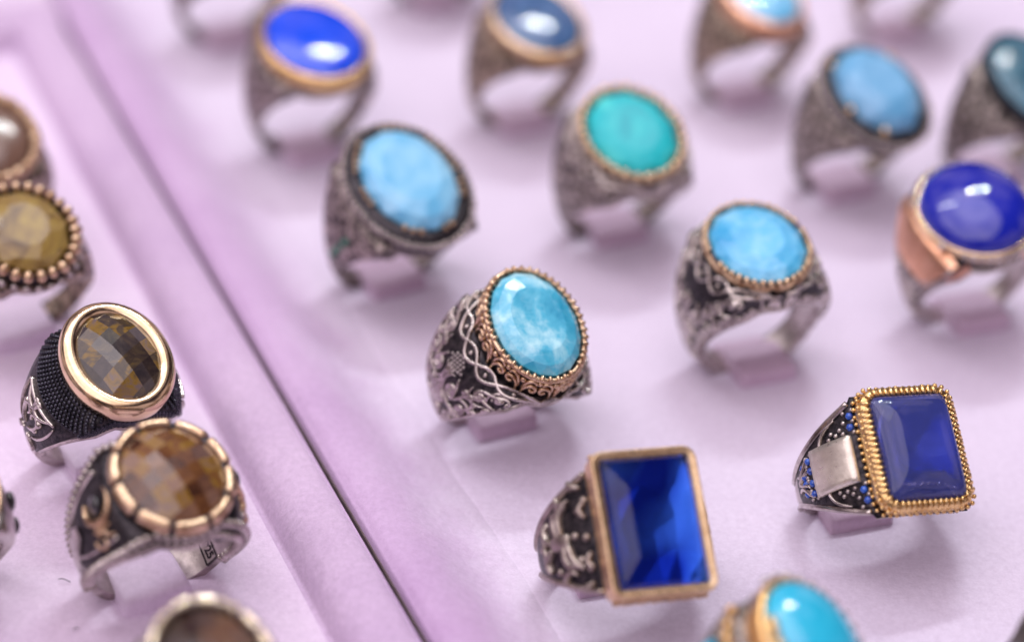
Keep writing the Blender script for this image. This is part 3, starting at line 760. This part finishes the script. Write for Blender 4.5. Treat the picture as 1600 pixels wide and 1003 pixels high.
# --- big rectangle ---------------------------------------------------------------
r = Ring('heavy ring with large rectangular blue glass stone in a flat brushed gold frame', 1026, 811, 6.5, 8.9, 15, 38, 7, head='rect', ws=8.6, H=12.0, L=4.0, rim=1.2, sp=1.7, wp=1.2, crown=.5, wi=.85)
r.body(OXID)
z = r.z0+3.4
mb = MB(); sweep(mb, 'rect', r.a, r.b, [(.9, r.z0-.5), (1.15, r.z0+.6), (1.25, z-.35), (1.1, z-.05), (.95, z), (.12, z-.12), (-.05, z-.3), (-.1, r.z0+.2)], 72)
o = mb.build('bezel', metal('brushed_gold', (.70, .47, .26), (.92, .70, .44), .3, .3, .1), r.e, smooth=False)
mb = MB()
for side in (-1, 1):
    f = mapfn(r, side)
    def blob(u, v, ang, L, k0, k1, w0, tp=(.5, .8)): tube_on(mb, f, curl(u, v, ang, L, k0, k1, 20), w0, .85, tp, .2)
    blob(7.5, 0, 180, 3.6, 0, .1, 2.3, (.3, .8)); blob(5.5, .2, 60, 5.2, .0, .9, 1.1); blob(5.2, .6, 85, 4.8, -.1, .7, 1.0); blob(4.6, -.2, -70, 5.0, 0, -.9, 1.1)
    blob(4.2, -.5, -100, 4.6, .1, -.6, 1.0); blob(7.2, .2, 20, 3.6, .1, 1.0, .9); blob(7.4, -.6, -30, 3.6, 0, -1, .9)
    blob(1.2, 6.4, 20, 3.4, -.2, 1.6, 1.0); blob(1.3, -6.6, -20, 3.6, .2, -1.5, 1.0); blob(3.2, 5.2, -40, 3.0, .4, 1.4, .8); blob(3.4, -5.0, 50, 3.2, -.4, -1.3, .8)
    blob(9.5, 1.6, -150, 3.0, .6, 1.6, .7); blob(9.5, -1.8, 150, 3.0, -.6, -1.6, .7); blob(1.0, 2.2, 40, 2.4, .3, 1.6, .8); blob(.9, -2.6, -40, 2.4, -.3, -1.6, .8)
    for u, v in ((1.0, 4.6), (2.0, 3.4), (1.4, -4.6), (2.6, -3.2), (6.6, 3.8), (6.8, -3.8), (8.6, 3.0), (5.4, 4.9), (5.6, -4.8), (3, .2), (1.4, -.4)): mb.ball(r.G(side, u, v), .62)
    for sg in (1, -1):
        edge_line(r, mb, sg*.97, side*(math.degrees(r.phh)+2), side*118, .8, .5, 50)
for sg in (1, -1):
    edge_line(r, mb, sg*1.4, -118, 118, .8, .4, 80)
mb.build('relief_ornament', metal('aged_silver', (.30, .25, .22), (.50, .44, .39), .36, .6, .2), r.e)
mb = MB()
for k in range(-9, 10):
    for sy in (1, -1): mb.ball((k*.72, sy*(r.b+1.15), r.z0+.5+.25*sin(k*2.1)), .5, 7, 5)
mb.build('base_beading', BRONZE, r.e)
r.a -= .05; r.b -= .05
# glass block with bevelled crown
def block(ring, mat, z, h, tb=.72, bottom=2.0):
    mb = MB(); a, b = ring.a, ring.b
    def rc(f, g, zz): return [Vector((a*f, b*g, zz)), Vector((-a*f, b*g, zz)), Vector((-a*f, -b*g, zz)), Vector((a*f, -b*g, zz))]
    rows = [rc(1, 1, z-bottom), rc(1, 1, z), rc(.93, .95, z+h*.6), rc(tb, tb+.06, z+h)]
    mb.grid(rows, cv=True); mb.cap((0, 1, 2, 3)); mb.cap((12, 13, 14, 15))
    return mb.build('stone', mat, ring.e, smooth=False)
st = block(r, BLUEGLASS, z-.25, .9, .5, 1.4)
def pavilion(ring, mat, z, stone, d=1.8, seed=3):
    rr = random.Random(seed); mb = MB(); a, b = ring.a, ring.b; n = 4; rows = []
    for i in range(n+1):
        row = []
        for j in range(n+1):
            x = -1+2*i/n; y = -1+2*j/n; jx = (rr.random()-.5)*.25*(abs(x) < .99); jy = (rr.random()-.5)*.25*(abs(y) < .99)
            row.append(Vector(((x+jx)*a*1.01, (y+jy)*b*1.01, z-d*(1-max(abs(x), abs(y)))*1.0-rr.random()*.62)))
        rows.append(row)
    mb.grid(rows); return mb.build('stone_backing', mat, stone, smooth=False)
pavilion(r, BLUEFOIL, z-1.9, st, 1.4)

# --- square cabochon with gold ridges --------------------------------------------------
r = Ring('ring with dark blue square domed stone in ridged gold bezel and plain square shoulder plate', 1440, 693, 6.1, 7.7, 15, 35, 8, head='cushion', ws=8.2, H=12.0, L=4.2, rim=1.9, sp=1.7, wp=1.25, crown=.5)
r.body(OXID)
z = r.z0+3.4
mb = MB(); sweep(mb, 'cushion', r.a, r.b, [(.8, r.z0-.4), (1.3, r.z0+.8), (1.45, z-1.0), (1.2, z-.55), (.3, z-.2), (0, z-.4), (0, r.z0)], 72)
for p, q in along('cushion', r.a, r.b, 62):
    tpt = Vector((-q.y, q.x, 0))
    rows = []
    for o_, zz, hw in ((.05, z-.25, .10), (.15, z+.05, .26), (.6, z-.02, .30), (1.0, z-.2, .30), (1.25, z-.5, .26), (1.5, z-.95, .16)):
        c = p+q*o_+Vector((0, 0, zz)); rows.append([c-tpt*hw-Vector((0, 0, .2)), c-tpt*hw*.7+Vector((0, 0, .14)), c+Vector((0, 0, .2)), c+tpt*hw*.7+Vector((0, 0, .14)), c+tpt*hw-Vector((0, 0, .2))])
    mb.grid(rows)
beads(mb, r, 60, 1.40, z-1.2, .36); beads(mb, r, 58, 1.2, r.z0+.3, .34)
mb.build('ridged_bezel', GOLD, r.e)
for side in (-1, 1):
    mb = MB(); rows = []                           # raised square plate
    for i in range(9):
        rows.append([r.G(side, .6+7.0*i/8, -3.4+6.8*j/8)+Vector((side*.75, 0, .45)) for j in range(9)])
    mb.grid(rows)
    edge = rows[0]+[rw[-1] for rw in rows[1:]]+rows[-1][-2::-1]+[rw[0] for rw in rows[-2:0:-1]]
    mb.grid([edge, [p-Vector((side*1.0, 0, .6)) for p in edge]], cv=True)
    mb.build('shoulder_plate', PEARL, r.e)
mb = MB(); mg = MB(); ms = MB()
for side in (-1, 1):
    f = mapfn(r, side)
    for sg in (1, -1):
        edge_line(r, mb, sg*.99, side*(math.degrees(r.phh)+1), side*120, .7, .5, 50)
        tube_on(mb, f, [(u, sg*v) for u, v in curl(2.5, 6.3, -20, 5.5, -.05, -.5, 20)], .5, .5, (.4, .4))
        tube_on(mb, f, [(u, sg*v) for u, v in curl(8.6, 2.9, -20, 4.6, -.5, .9, 24)], .6, .5, (.4, .6))
        tube_on(mb, f, [(u, sg*v) for u, v in curl(9.2, 1.4, -60, 3.6, .9, -.9, 24)], .55, .5, (.4, .6))
        for u, v in ((.3, 6.2), (.5, 4.6), (8.6, .9), (8.8, 2.4), (10.4, .5), (10.6, 1.9)): mg = MB(); mg.ball(f(u, sg*v), .62, 6, 4); mg.build('accent_stone', SAPPH, r.e)
        for u, v in ((-.1, 7.0), (1.1, 6.9), (1.3, 5.5), (2.0, 4.7), (2.7, 4.1), (1.6, 4.0), (3.4, 4.6), (3.9, 3.9), (.0, 5.4), (.1, 3.8), (8.0, 1.7), (9.4, 1.8), (9.6, .2), (10.9, 1.0), (8.1, 3.2), (9.6, 3.0)): ms.ball(f(u, sg*v), .36, 6, 4)
for sg in (1, -1):
    rope_line(r, ms, sg*1.2, -105, 105, .36, 1.1); edge_line(r, mb, sg*1.44, -118, 118, .6, .3, 80)
mb.build('scroll_filigree', SILVER, r.e); ms.build('stippling', SILVER_DULL, r.e)
# domed pillow of glass
mb = MB(); rows = []
P, N = outline('cushion', r.a, r.b, 72); rows.append([p+Vector((0, 0, z-1.1)) for p in P])
for i in range(19):
    k = cos(i/18*pi/2); rows.append([Vector((p.x*max(.002, k), p.y*max(.002, k), z-.5+2.5*max(0, (1-(abs(p.x)*k/r.a)**3.2)*(1-(abs(p.y)*k/r.b)**3.2))**.5)) for p in P])
mb.grid(rows, cv=True); mb.cap(range(len(P)))
st = mb.build('stone', INKGLASS, r.e)
mb = MB(); P, N = outline('cushion', r.a, r.b, 60); mb.grid([[Vector((p.x*k, p.y*k, z-1.2-.9*(1-k)**.8)) for p in P] for k in (1, .8, .55, .3, .1, .01)], cv=True); mb.build('stone_backing', BLUEFOIL, st)
mb = MB(); sweep(mb, 'cushion', r.a, r.b, [(.03, z-1.6), (.03, z-.42)], 72, False); mb.build('foil_wall', BLUEFOIL, st)  # foil liner added to lighten the dome's dark side walls

# --- dark brown oval, smooth bezel (left tray) ------------------------------------------
r = Ring('ring with dark olive brown checker cut oval stone in a smooth wide rose gold bezel', 187, 550, 5.75, 7.4, 31, 24, 5, ws=8.4, H=12.2, L=4.0, rim=1.9, group=GL, wi=.95, wp=.95)
r.body(OXID)
z = r.z0+3.6
mb = MB(); sweep(mb, 'oval', r.a, r.b, [(1.6, r.z0-.5), (2.35, r.z0+.9), (2.4, z-1.3), (2.05, z-.45), (1.4, z+.05), (.7, z+.1), (.15, z-.1), (-.12, z-.4), (-.15, r.z0)], 110); mb.build('bezel', ROSE, r.e)
mb = MB()
for side in (-1, 1):                               # scale pattern beside the bezel
    for i in range(9):
        for j in range(-12, 13):
            u = -.2+i*.62; v = (j+(i % 2)*.5)*.66
            if abs(v) < r.wo(r.phh+max(0, u)/12.5)*1.25 and u < 4.6-.0*abs(v): mb.ball(r.G(side, u, v), .36, 6, 4)
for sg in (1, -1):
    for i in range(5):
        for j in range(-14, 15):
            ph = (j+(i % 2)*.5)*.052; mb.ball(r.F(ph, sg*(1.05+i*.075)), .34, 6, 4)
mb.build('scale_pattern', metal('black_rhodium', (.03, .03, .04), (.08, .08, .10), .3), r.e)
mb = MB()
for side in (-1, 1):
    f = mapfn(r, side)
    for sg in (1, -1):
        tube_on(mb, f, [(u, sg*v) for u, v in curl(5.6, 3.6, -60, 6.5, .1, -1.8, 30, 1.4)], .62, .5, (.5, .8))
        tube_on(mb, f, [(u, sg*v) for u, v in curl(10.5, .4, 120, 6.5, .1, 1.7, 30, 1.4)], .55, .5, (.5, .8))
        tube_on(mb, f, [(u, sg*v) for u, v in curl(6.0, 4.6, 0, 6.0, -.1, -.25, 20)], .5, .45, (.5, .5))
        tube_on(mb, f, [(u, sg*v) for u, v in curl(12, .5, 60, 4.0, .2, -1.2, 20)], .5, .45, (.5, .5))
        mb.ball(f(7.6, sg*2.2), .7); mb.ball(f(9.4, sg*2.0), .5); mb.ball(f(12.3, sg*1.2), .5)
    tube_on(mb, f, [(5.4, -4.4+.44*i) for i in range(21)], .5, .5)
for sg in (1, -1): edge_line(r, mb, sg*1.42, -118, 118, 1.0, .4, 80)
mb.build('scroll_filigree', SILVER, r.e)
st = stone_checker(r, facet_stone('olive_checker_stone', [(.25, (.018, .012, .014)), (.42, (.05, .035, .03)), (.56, (.10, .07, .04)), (.66, (.26, .15, .02)), (.8, (.16, .12, .13))], 6, 25, r.a, r.b, .2), z-.3, 2.3, 6, 25, bottom=.7)
backing(r, OLIVEFOIL, z-1.3, st, 1.5, seed=4)

# --- brown round checker cut, notched bezel ----------------------------------------------
r = Ring('silver ring with round brown checker stone, notched bronze bezel, crescent on its shoulder', 272, 733, 6.9, 7.7, 27, 19, 6, ws=7.9, H=12.8, L=3.2, rim=1.6, wp=1.1, group=GL, sink=1.9, crown=.5, wi=.95, wb=2.9)
r.body(OXID, dark_to=84, inner=SILVER)
z = r.z0+2.6
mb = MB(); sweep(mb, 'oval', r.a, r.b, [(1.0, r.z0-.5), (1.2, r.z0+1.0), (1.2, z-.7), (.9, z-.25), (.2, z-.2), (-.12, z-.4), (-.15, r.z0)], 110); mb.build('bezel', OXID, r.e)
mb = MB(); P = along('oval', r.a, r.b, 200)
for k in range(10):
    rows = []
    for i in range(18):
        p, q = P[(k*20+i+1) % 200]; e_ = 1 if 0 < i < 17 else .78
        rows.append([p+q*(.78+x*e_)+Vector((0, 0, z-.35+y*e_)) for x, y in ((-.72, -.3), (-.66, .28), (-.3, .58), (.25, .55), (.72, .15), (.85, -.5), (.75, -1.3), (.0, -1.4))])
    b0 = mb.grid(rows, cv=True); mb.cap([b0+j for j in range(8)]); mb.cap([b0+17*8+j for j in range(8)])
mb.build('notched_collar', BRONZE, r.e)
mb = MB()
for sg in (1, -1):
    rope_line(r, mb, sg*.97, -116, 116, .80, 1.22); rope_line(r, mb, sg*1.24, -116, 116, .80, 1.22, -.3)
mb.build('rope_border', SILVER, r.e)
mb = MB()
for side in (-1, 1):                              # smooth lower shank and shoulder panel
    for sg in (1, -1): tube_on(mb, mapfn(r, side), [(u, sg*v) for u, v in curl(2.2, 5.4, -10, 9.5, -.03, -.09, 20)], .5, .4)
    rows = []
    for i in range(8):
        ph = side*(R_(92)+i*.13); rows.append([r.F(ph, q)+Vector((side*.14, 0, 0)) for q in [-.8+.2*j for j in range(9)]])
    mb.grid(rows)
for side in (-1, 1):
    rows = []
    for i in range(10):
        k = i/9; ph = side*(R_(66)+k*.42); rows.append([r.F(ph, q)+Vector((side*.28, 0, .1)) for q in [(-.72+.18*j)*(.25+.75*k) for j in range(9)]])
    mb.grid(rows)
mb.build('shoulder_trim', SILVER, r.e)
mb = MB(); mj = MB()
for side in (-1, 1):
    f = mapfn(r, side)
    crescent = []
    for i in range(25):
        t = R_(55+250*i/24); crescent.append((2.3+2.1*cos(t+pi*.5), .4+2.5*sin(t+pi*.5)))
    tube_on(mb, f, crescent, .95, .6, (.15, .15))
    c = Vector((3.4, -2.9))
    for k in range(5):
        t = R_(90+72*k); tube_on(mb, f, [(c.x, c.y), (c.x+.55*cos(t), c.y+.55*sin(t)), (c.x+1.15*cos(t), c.y+1.15*sin(t))], .6, .5, (1, .1))
    tube_on(mb, f, curl(4.9, -3.6, -60, 3.4, -.5, -1.9, 20), .5, .5, (.5, .7)); tube_on(mb, f, curl(2.0, -4.8, 20, 3.0, .5, 1.9, 20), .5, .5, (.5, .7))
    mj.ball(f(2.4, .5), 1.5, 12, 6, (.5, 1, 1))
mb.build('crescent_and_star', BRONZE, r.e); mj.build('inlay', JET, r.e)
# hallmark inside the band
def bend_text(ring, txt, size, ph0, y0, mat, lift=.06):
    cu = bpy.data.curves.new('t', 'FONT'); cu.body = txt; cu.size = size; cu.align_x = 'CENTER'; cu.align_y = 'CENTER'; cu.extrude = .03; cu.offset = .05
    to = bpy.data.objects.new('t', cu); col.objects.link(to); dg = bpy.context.evaluated_depsgraph_get(); me = to.evaluated_get(dg).to_mesh()
    mb = MB()
    for v in me.vertices:
        rr = ring.R-lift-v.co.z; ph = ph0-v.co.y/ring.R*1.0
        mb.v.append((rr*sin(ph), y0-v.co.x, ring.c+rr*cos(ph)))
    mb.f = [tuple(p.vertices) for p in me.polygons]
    bpy.data.objects.remove(to); return mb
mb = bend_text(r, '925', 1.85, R_(118), -.75, DARK); mb.build('hallmark', OXID, r.e, smooth=False)
mb = MB()
def innerfn(u, v): return Vector(((r.R-.02)*sin(u), v, r.c+(r.R-.02)*cos(u)))
fr = [(R_(118)+sx*.115, -.75+sy*1.9) for sx, sy in ((-1, -1), (-1, 1), (1, 1), (1, -1), (-1, -1))]
innerfn.centre = lambda p: p*2-Vector((0, 0, r.c))
inner = []
for (a0, a1), (b0_, b1_) in zip(fr[:-1], fr[1:]): inner += [(mix(a0, b0_, k/6), mix(a1, b1_, k/6)) for k in range(6)]
for i in range(4):
    p, q = fr[i], fr[i+1]; P4 = [innerfn(mix(p[0], q[0], k/6), mix(p[1], q[1], k/6)) for k in range(7)]
    rows = []
    for k, pp in enumerate(P4):
        n_ = Vector((pp.x, 0, pp.z-r.c)).normalized(); T = (P4[min(6, k+1)]-P4[max(0, k-1)]).normalized(); B = n_.cross(T)
        rows.append([pp-B*.13-n_*.08, pp+B*.13-n_*.08, pp+B*.13+n_*.2, pp-B*.13+n_*.2])
    mb.grid(rows, cv=True)
mb.build('hallmark_frame', OXID, r.e, smooth=False)
# bright inner sleeve of the band
mb = MB(); rows = []
for i in range(121):
    ph = -pi+2*pi*i/120; top = 1-ss(R_(40), R_(120), abs(ph)); wi = r.wo(ph)*mix(.95, r.wik, top)-.03
    rows.append([Vector(((r.R-.01)*sin(ph), wi*k, r.c+(r.R-.01)*cos(ph))) for k in (-1, -.5, 0, .5, 1)])
mb.grid(rows); mb.build('inner_sleeve', SILVER_DULL, r.e)
st = stone_checker(r, facet_stone('brown_checker_stone', [(.22, (.05, .02, .012)), (.40, (.14, .055, .022)), (.55, (.23, .10, .035)), (.66, (.32, .18, .03)), (.8, (.24, .15, .15))], 7, 20, r.a, r.b, .2), z-.25, 2.6, 7, 20, bottom=.7)
backing(r, BROWNFOIL, z-1.35, st, 1.5, seed=9)

# --- ochre and taupe on the left edge -------------------------------------------------
r = Ring('blurred ring with ochre brown oval stone in chunky bronze claws at the left edge', 40, 354, 6.6, 7.8, 30, 22, 0, ws=7.8, H=11.8, L=4, rim=1.8, group=GL)
r.body(ANTIQUE_WARM); mb = MB(); cup(mb, r, r.z0-.4, r.z0+2.8, .8, 1.2); mb.build('bezel', OXID, r.e)
mb = MB(); beads(mb, r, 27, 1.0, r.z0+2.9, 1.0, (1.1, .85, 1)); mb.build('claws', BRONZE, r.e)
mb = MB(); beads(mb, r, 30, 1.8, r.z0+.8, .6); mb.build('rope_border', SILVER_DULL, r.e)
stone_rose(r, OCHRE, r.z0+2.9, 1.9, 10, .55, .84)
r = Ring('blurred ring with taupe stone in beaded bronze bezel, left edge above the ochre one', -18, 208, 6.6, 7.8, 30, 22, 0, ws=7.8, H=11.8, L=4, rim=1.8, group=GL)
r.body(ANTIQUE_WARM); mb = MB(); cup(mb, r, r.z0-.4, r.z0+2.8, .8, 1.2); mb.build('bezel', OXID, r.e)
mb = MB(); beads(mb, r, 25, 1.0, r.z0+2.9, 1.15); mb.build('bead_bezel', BRONZE, r.e)
stone_cab(r, TAUPE, r.z0+2.9, 1.9)
# --- bottom left ---------------------------------------------------------------------
r = Ring('blurred ring with pinkish brown round stone in segmented gold bezel at the bottom edge', 336, 1026, 6.2, 7.6, 27, 20, 4, ws=7, H=11.8, L=4, rim=1.8, group=GL)
r.body(ANTIQUE); mb = MB(); cup(mb, r, r.z0-.4, r.z0+2.8, .7, 1.1); mb.build('bezel', OXID, r.e)
mb = MB(); P = along('oval', r.a+1.05, r.b+1.05, 160)
for k in range(16):
    if k % 3 == 2:
        for m_i in (2, 7): mb.ball(P[(k*10+m_i) % 160][0]+Vector((0, 0, r.z0+3.0)), .78)
        continue
    rows = []
    for i in range(9):
        p, q = P[(k*10+i) % 160]; rows.append([p+q*x+Vector((0, 0, r.z0+3+y)) for x, y in ((-.75, -.3), (-.5, .5), (.2, .65), (.7, .2), (.75, -.6), (0, -.9))])
    b0 = mb.grid(rows, cv=True); mb.cap([b0+j for j in range(6)]); mb.cap([b0+8*6+j for j in range(6)])
mb.build('segmented_collar', metal('pale_gold', (.78, .66, .46), (.95, .86, .68), .2), r.e)
st = stone_checker(r, BROWNGLASS, r.z0+2.7, 1.9, 6, 20, bottom=.8); backing(r, BROWNFOIL, r.z0+1.7, st, 1.2, seed=12)
# --- far left edge silver shoulder --------------------------------------------------------
r = Ring('polished silver ring shoulder with black inlays just entering at the left edge', -96, 752, 7.2, 8.6, 27, 20, 6, ws=6.8, H=11.8, L=4, rim=1.6, group=GL)
r.body(SILVER); mb = MB(); cup(mb, r, r.z0-.4, r.z0+2.8, .7, 1.1); mb.build('bezel', BRONZE, r.e); stone_cab(r, OCHRE, r.z0+2.7, 2)
mb = MB()
for side in (-1, 1):
    for u, v, s_ in ((7.2, -1.6, 1.2), (7.2, 1.6, 1.2), (3.6, 0, 1.4), (10.5, -.9, .45), (10.5, .9, .45), (11.6, 0, .4)): mb.ball(r.G(side, u, v), s_, 10, 6, (.5, 1, 1.2))
mb.build('inlay', JET, r.e)
# --- turquoise at the bottom ---------------------------------------------------------------
r = Ring('blurred ring with domed turquoise stone and turquoise side inlay, cut by the bottom edge', 1284, 992, 6.6, 8.6, 24, 22, 18, ws=8.2, H=12, L=5.0, rim=1.5, crown=.4)
r.body(ANTIQUE)
mb = MB(); sweep(mb, 'oval', r.a, r.b, [(.6, r.z0-.5), (1.1, r.z0+1.0), (1.0, r.z0+3.0), (.6, r.z0+3.5), (.1, r.z0+3.4), (0, r.z0)], 84)
mb.build('bezel', metal('orange_gold', (.80, .45, .16), (.95, .62, .28), .3), r.e)
mb = MB(); P = along('oval', r.a-.5, r.b-.5, 60)
for k in (26, 27, 28, 30, 31, 33, 34, 35): mb.ball(P[k][0]+Vector((0, 0, r.z0+4.2)), .9, 8, 6, (1.3, 1, .6))
mb.build('gold_leaf', GOLD, r.e)
mb = MB(); beads(mb, r, 30, 1.2, r.z0+2.6, .8, skip=tuple(range(10, 24))); mb.build('silver_beads', SILVER, r.e)
mb = MB(); mi = MB()
for side in (-1, 1):
    for j in range(-5, 6): mb.ball(r.G(side, 2.0-.05*j*j*.3, j*1.5), .85)
    rows = []
    for i in range(9): rows.append([r.G(side, 3.4+i*.7, -5+10*j/10)+Vector((side*.5, 0, .5)) for j in range(11)])
    mi.grid(rows)
mb.build('gold_beads', GOLD, r.e); mi.build('side_inlay', TURQ, r.e)
stone_cab(r, TURQ, r.z0+3.2, 3.4)
# --- ribbed grey shoulder at the bottom right corner ----------------------------------------
r = Ring('blurred ribbed grey metal ring shoulder entering at the bottom right corner', 1782, 972, 7.4, 8.8, 20, 24, 10, ws=8.4, H=12, L=4, rim=1.4)
r.body(OXID)
mb = MB()
for side in (-1, 1):
    for j in range(-7, 8): tube_on(mb, mapfn(r, side), [(u*.8-.5, j*1.15*(1-.045*u*.8)) for u in range(18)], .75, .5)
mb.build('ribs', metal('grey_metal', (.22, .20, .18), (.36, .33, .30), .4), r.e)
mb = MB(); cup(mb, r, r.z0-.4, r.z0+2.8, .5, 1.0); mb.build('bezel', SILVER_DULL, r.e); stone_cab(r, NIGHT, r.z0+2.7, 2)

# ------------------------------------------------------------------ ring pads: sheet with slots' dimples, and the tab inside each band
def foot(rg):
    d = rg.R3 @ Vector((0, 0, 1)); t = (0-rg.loc.z)/d.z*.5
    p = rg.loc+d*t; return Vector((p.x, p.y, 0))
FEET = [(foot(rg), rg) for rg in RINGS]
def padz(x, y):
    z = .18*noise.noise(Vector((x*.03, y*.03, 0)))+.05*noise.noise(Vector((x*.16, y*.16, 5)))
    for f, rg in FEET:
        d2 = (x-f.x)**2+(y-f.y)**2
        if d2 < 700: z -= .55*math.exp(-d2/95)
    return z
def pad(u0, u1, v0, v1, nu, nv, name, mat, parent, us=None):
    if us: nu = len(us)-1
    mb = MB(); rows = []
    for i in range(nu+1):
        row = []; uu = us[i] if us else mix(u0, u1, i/nu)
        for j in range(nv+1):
            vv = mix(v0, v1, j/nv); p = tray_uv(uu+(wob(vv, 4, 1.2, .05)*max(0, 1-(uu-u0)/6) if us else 0), vv); row.append(Vector((p.x, p.y, padz(p.x, p.y)-(.7*(1-min(1, (uu-u0)/3))**2 if us else 0))))
        rows.append(row)
    mb.grid(rows); return keep(mb.build(name, mat, None), parent)
pad(109.5, 330, 120, 620, 130, 320, 'suede_pad', PAD_R, rt, [109.5, 110.2, 111, 111.8, 112.5]+[114+1.7*i for i in range(129)])
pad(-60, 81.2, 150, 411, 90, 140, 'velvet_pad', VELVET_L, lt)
for f, rg in FEET:
    left = rg.e['group'] == GL
    yaw = math.atan2(rg.R3[1][0], rg.R3[0][0])
    X = Vector((cos(yaw), sin(yaw), 0)); Y = Vector((-sin(yaw), cos(yaw), 0))
    lr = random.Random(int(f.x*13+f.y*7))
    wx, y0, y1, hh = 4.6+lr.random()*.6, -6.6-lr.random()*1.2, 5.5, 1.9+lr.random()*.6
    mb = MB(); rows = []
    prof = [(y0-.15, -1.2), (y0-.05, hh*.3), (y0+.1, hh*.85), (y0+.6, hh), (y0+2.5, hh*1.04), (0, hh), (y1*.5, hh*.55), (y1, -.5)]
    cx = lr.uniform(-.6, .6)
    for k, sgn in ((-1, 0), (-.97, 1), (-.85, 1.0), (-.4, 1.03), (0, 1.05), (.4, 1.03), (.85, 1.0), (.97, 1), (1, 0)):
        rows.append([f+X*(cx+wx*k+.25*yy*.05)+Y*yy+Vector((0, 0, zz*(1 if sgn else 0)-(.8 if not sgn else 0)-(.12 if abs(k) > .9 else 0))) for yy, zz in prof])
    mb.grid(rows); keep(mb.build('ring_tab', VELVET_L if left else TABM, None), lt if left else rt)

# ------------------------------------------------------------------ lint
def lint(px, py, px2, py2, label, bow=.5):
    a, b = at(px, py, .35), at(px2, py2, .3); mb = MB(); rows = []
    d = (b-a); nrm = Vector((-d.y, d.x, 0)).normalized()
    for i in range(9):
        t = i/8; c = a.lerp(b, t)+nrm*bow*sin(t*pi)*.3+Vector((0, 0, .12*sin(t*5)))
        rows.append([c+nrm*.07*cos(k*pi/2.5)+Vector((0, 0, .07*sin(k*pi/2.5))) for k in range(5)])
    mb.grid(rows, cv=True); o = mb.build('lint_fibre', DARK); o['label'] = label; o['category'] = 'lint'; o['group'] = 'dark fibres on the velvet'
lint(91, 904, 110, 907, 'tiny dark fibre lying on the velvet left of the crescent ring')
lint(115, 983, 123, 979, 'shortest dark fibre on the velvet near the bottom edge, below the longer one')
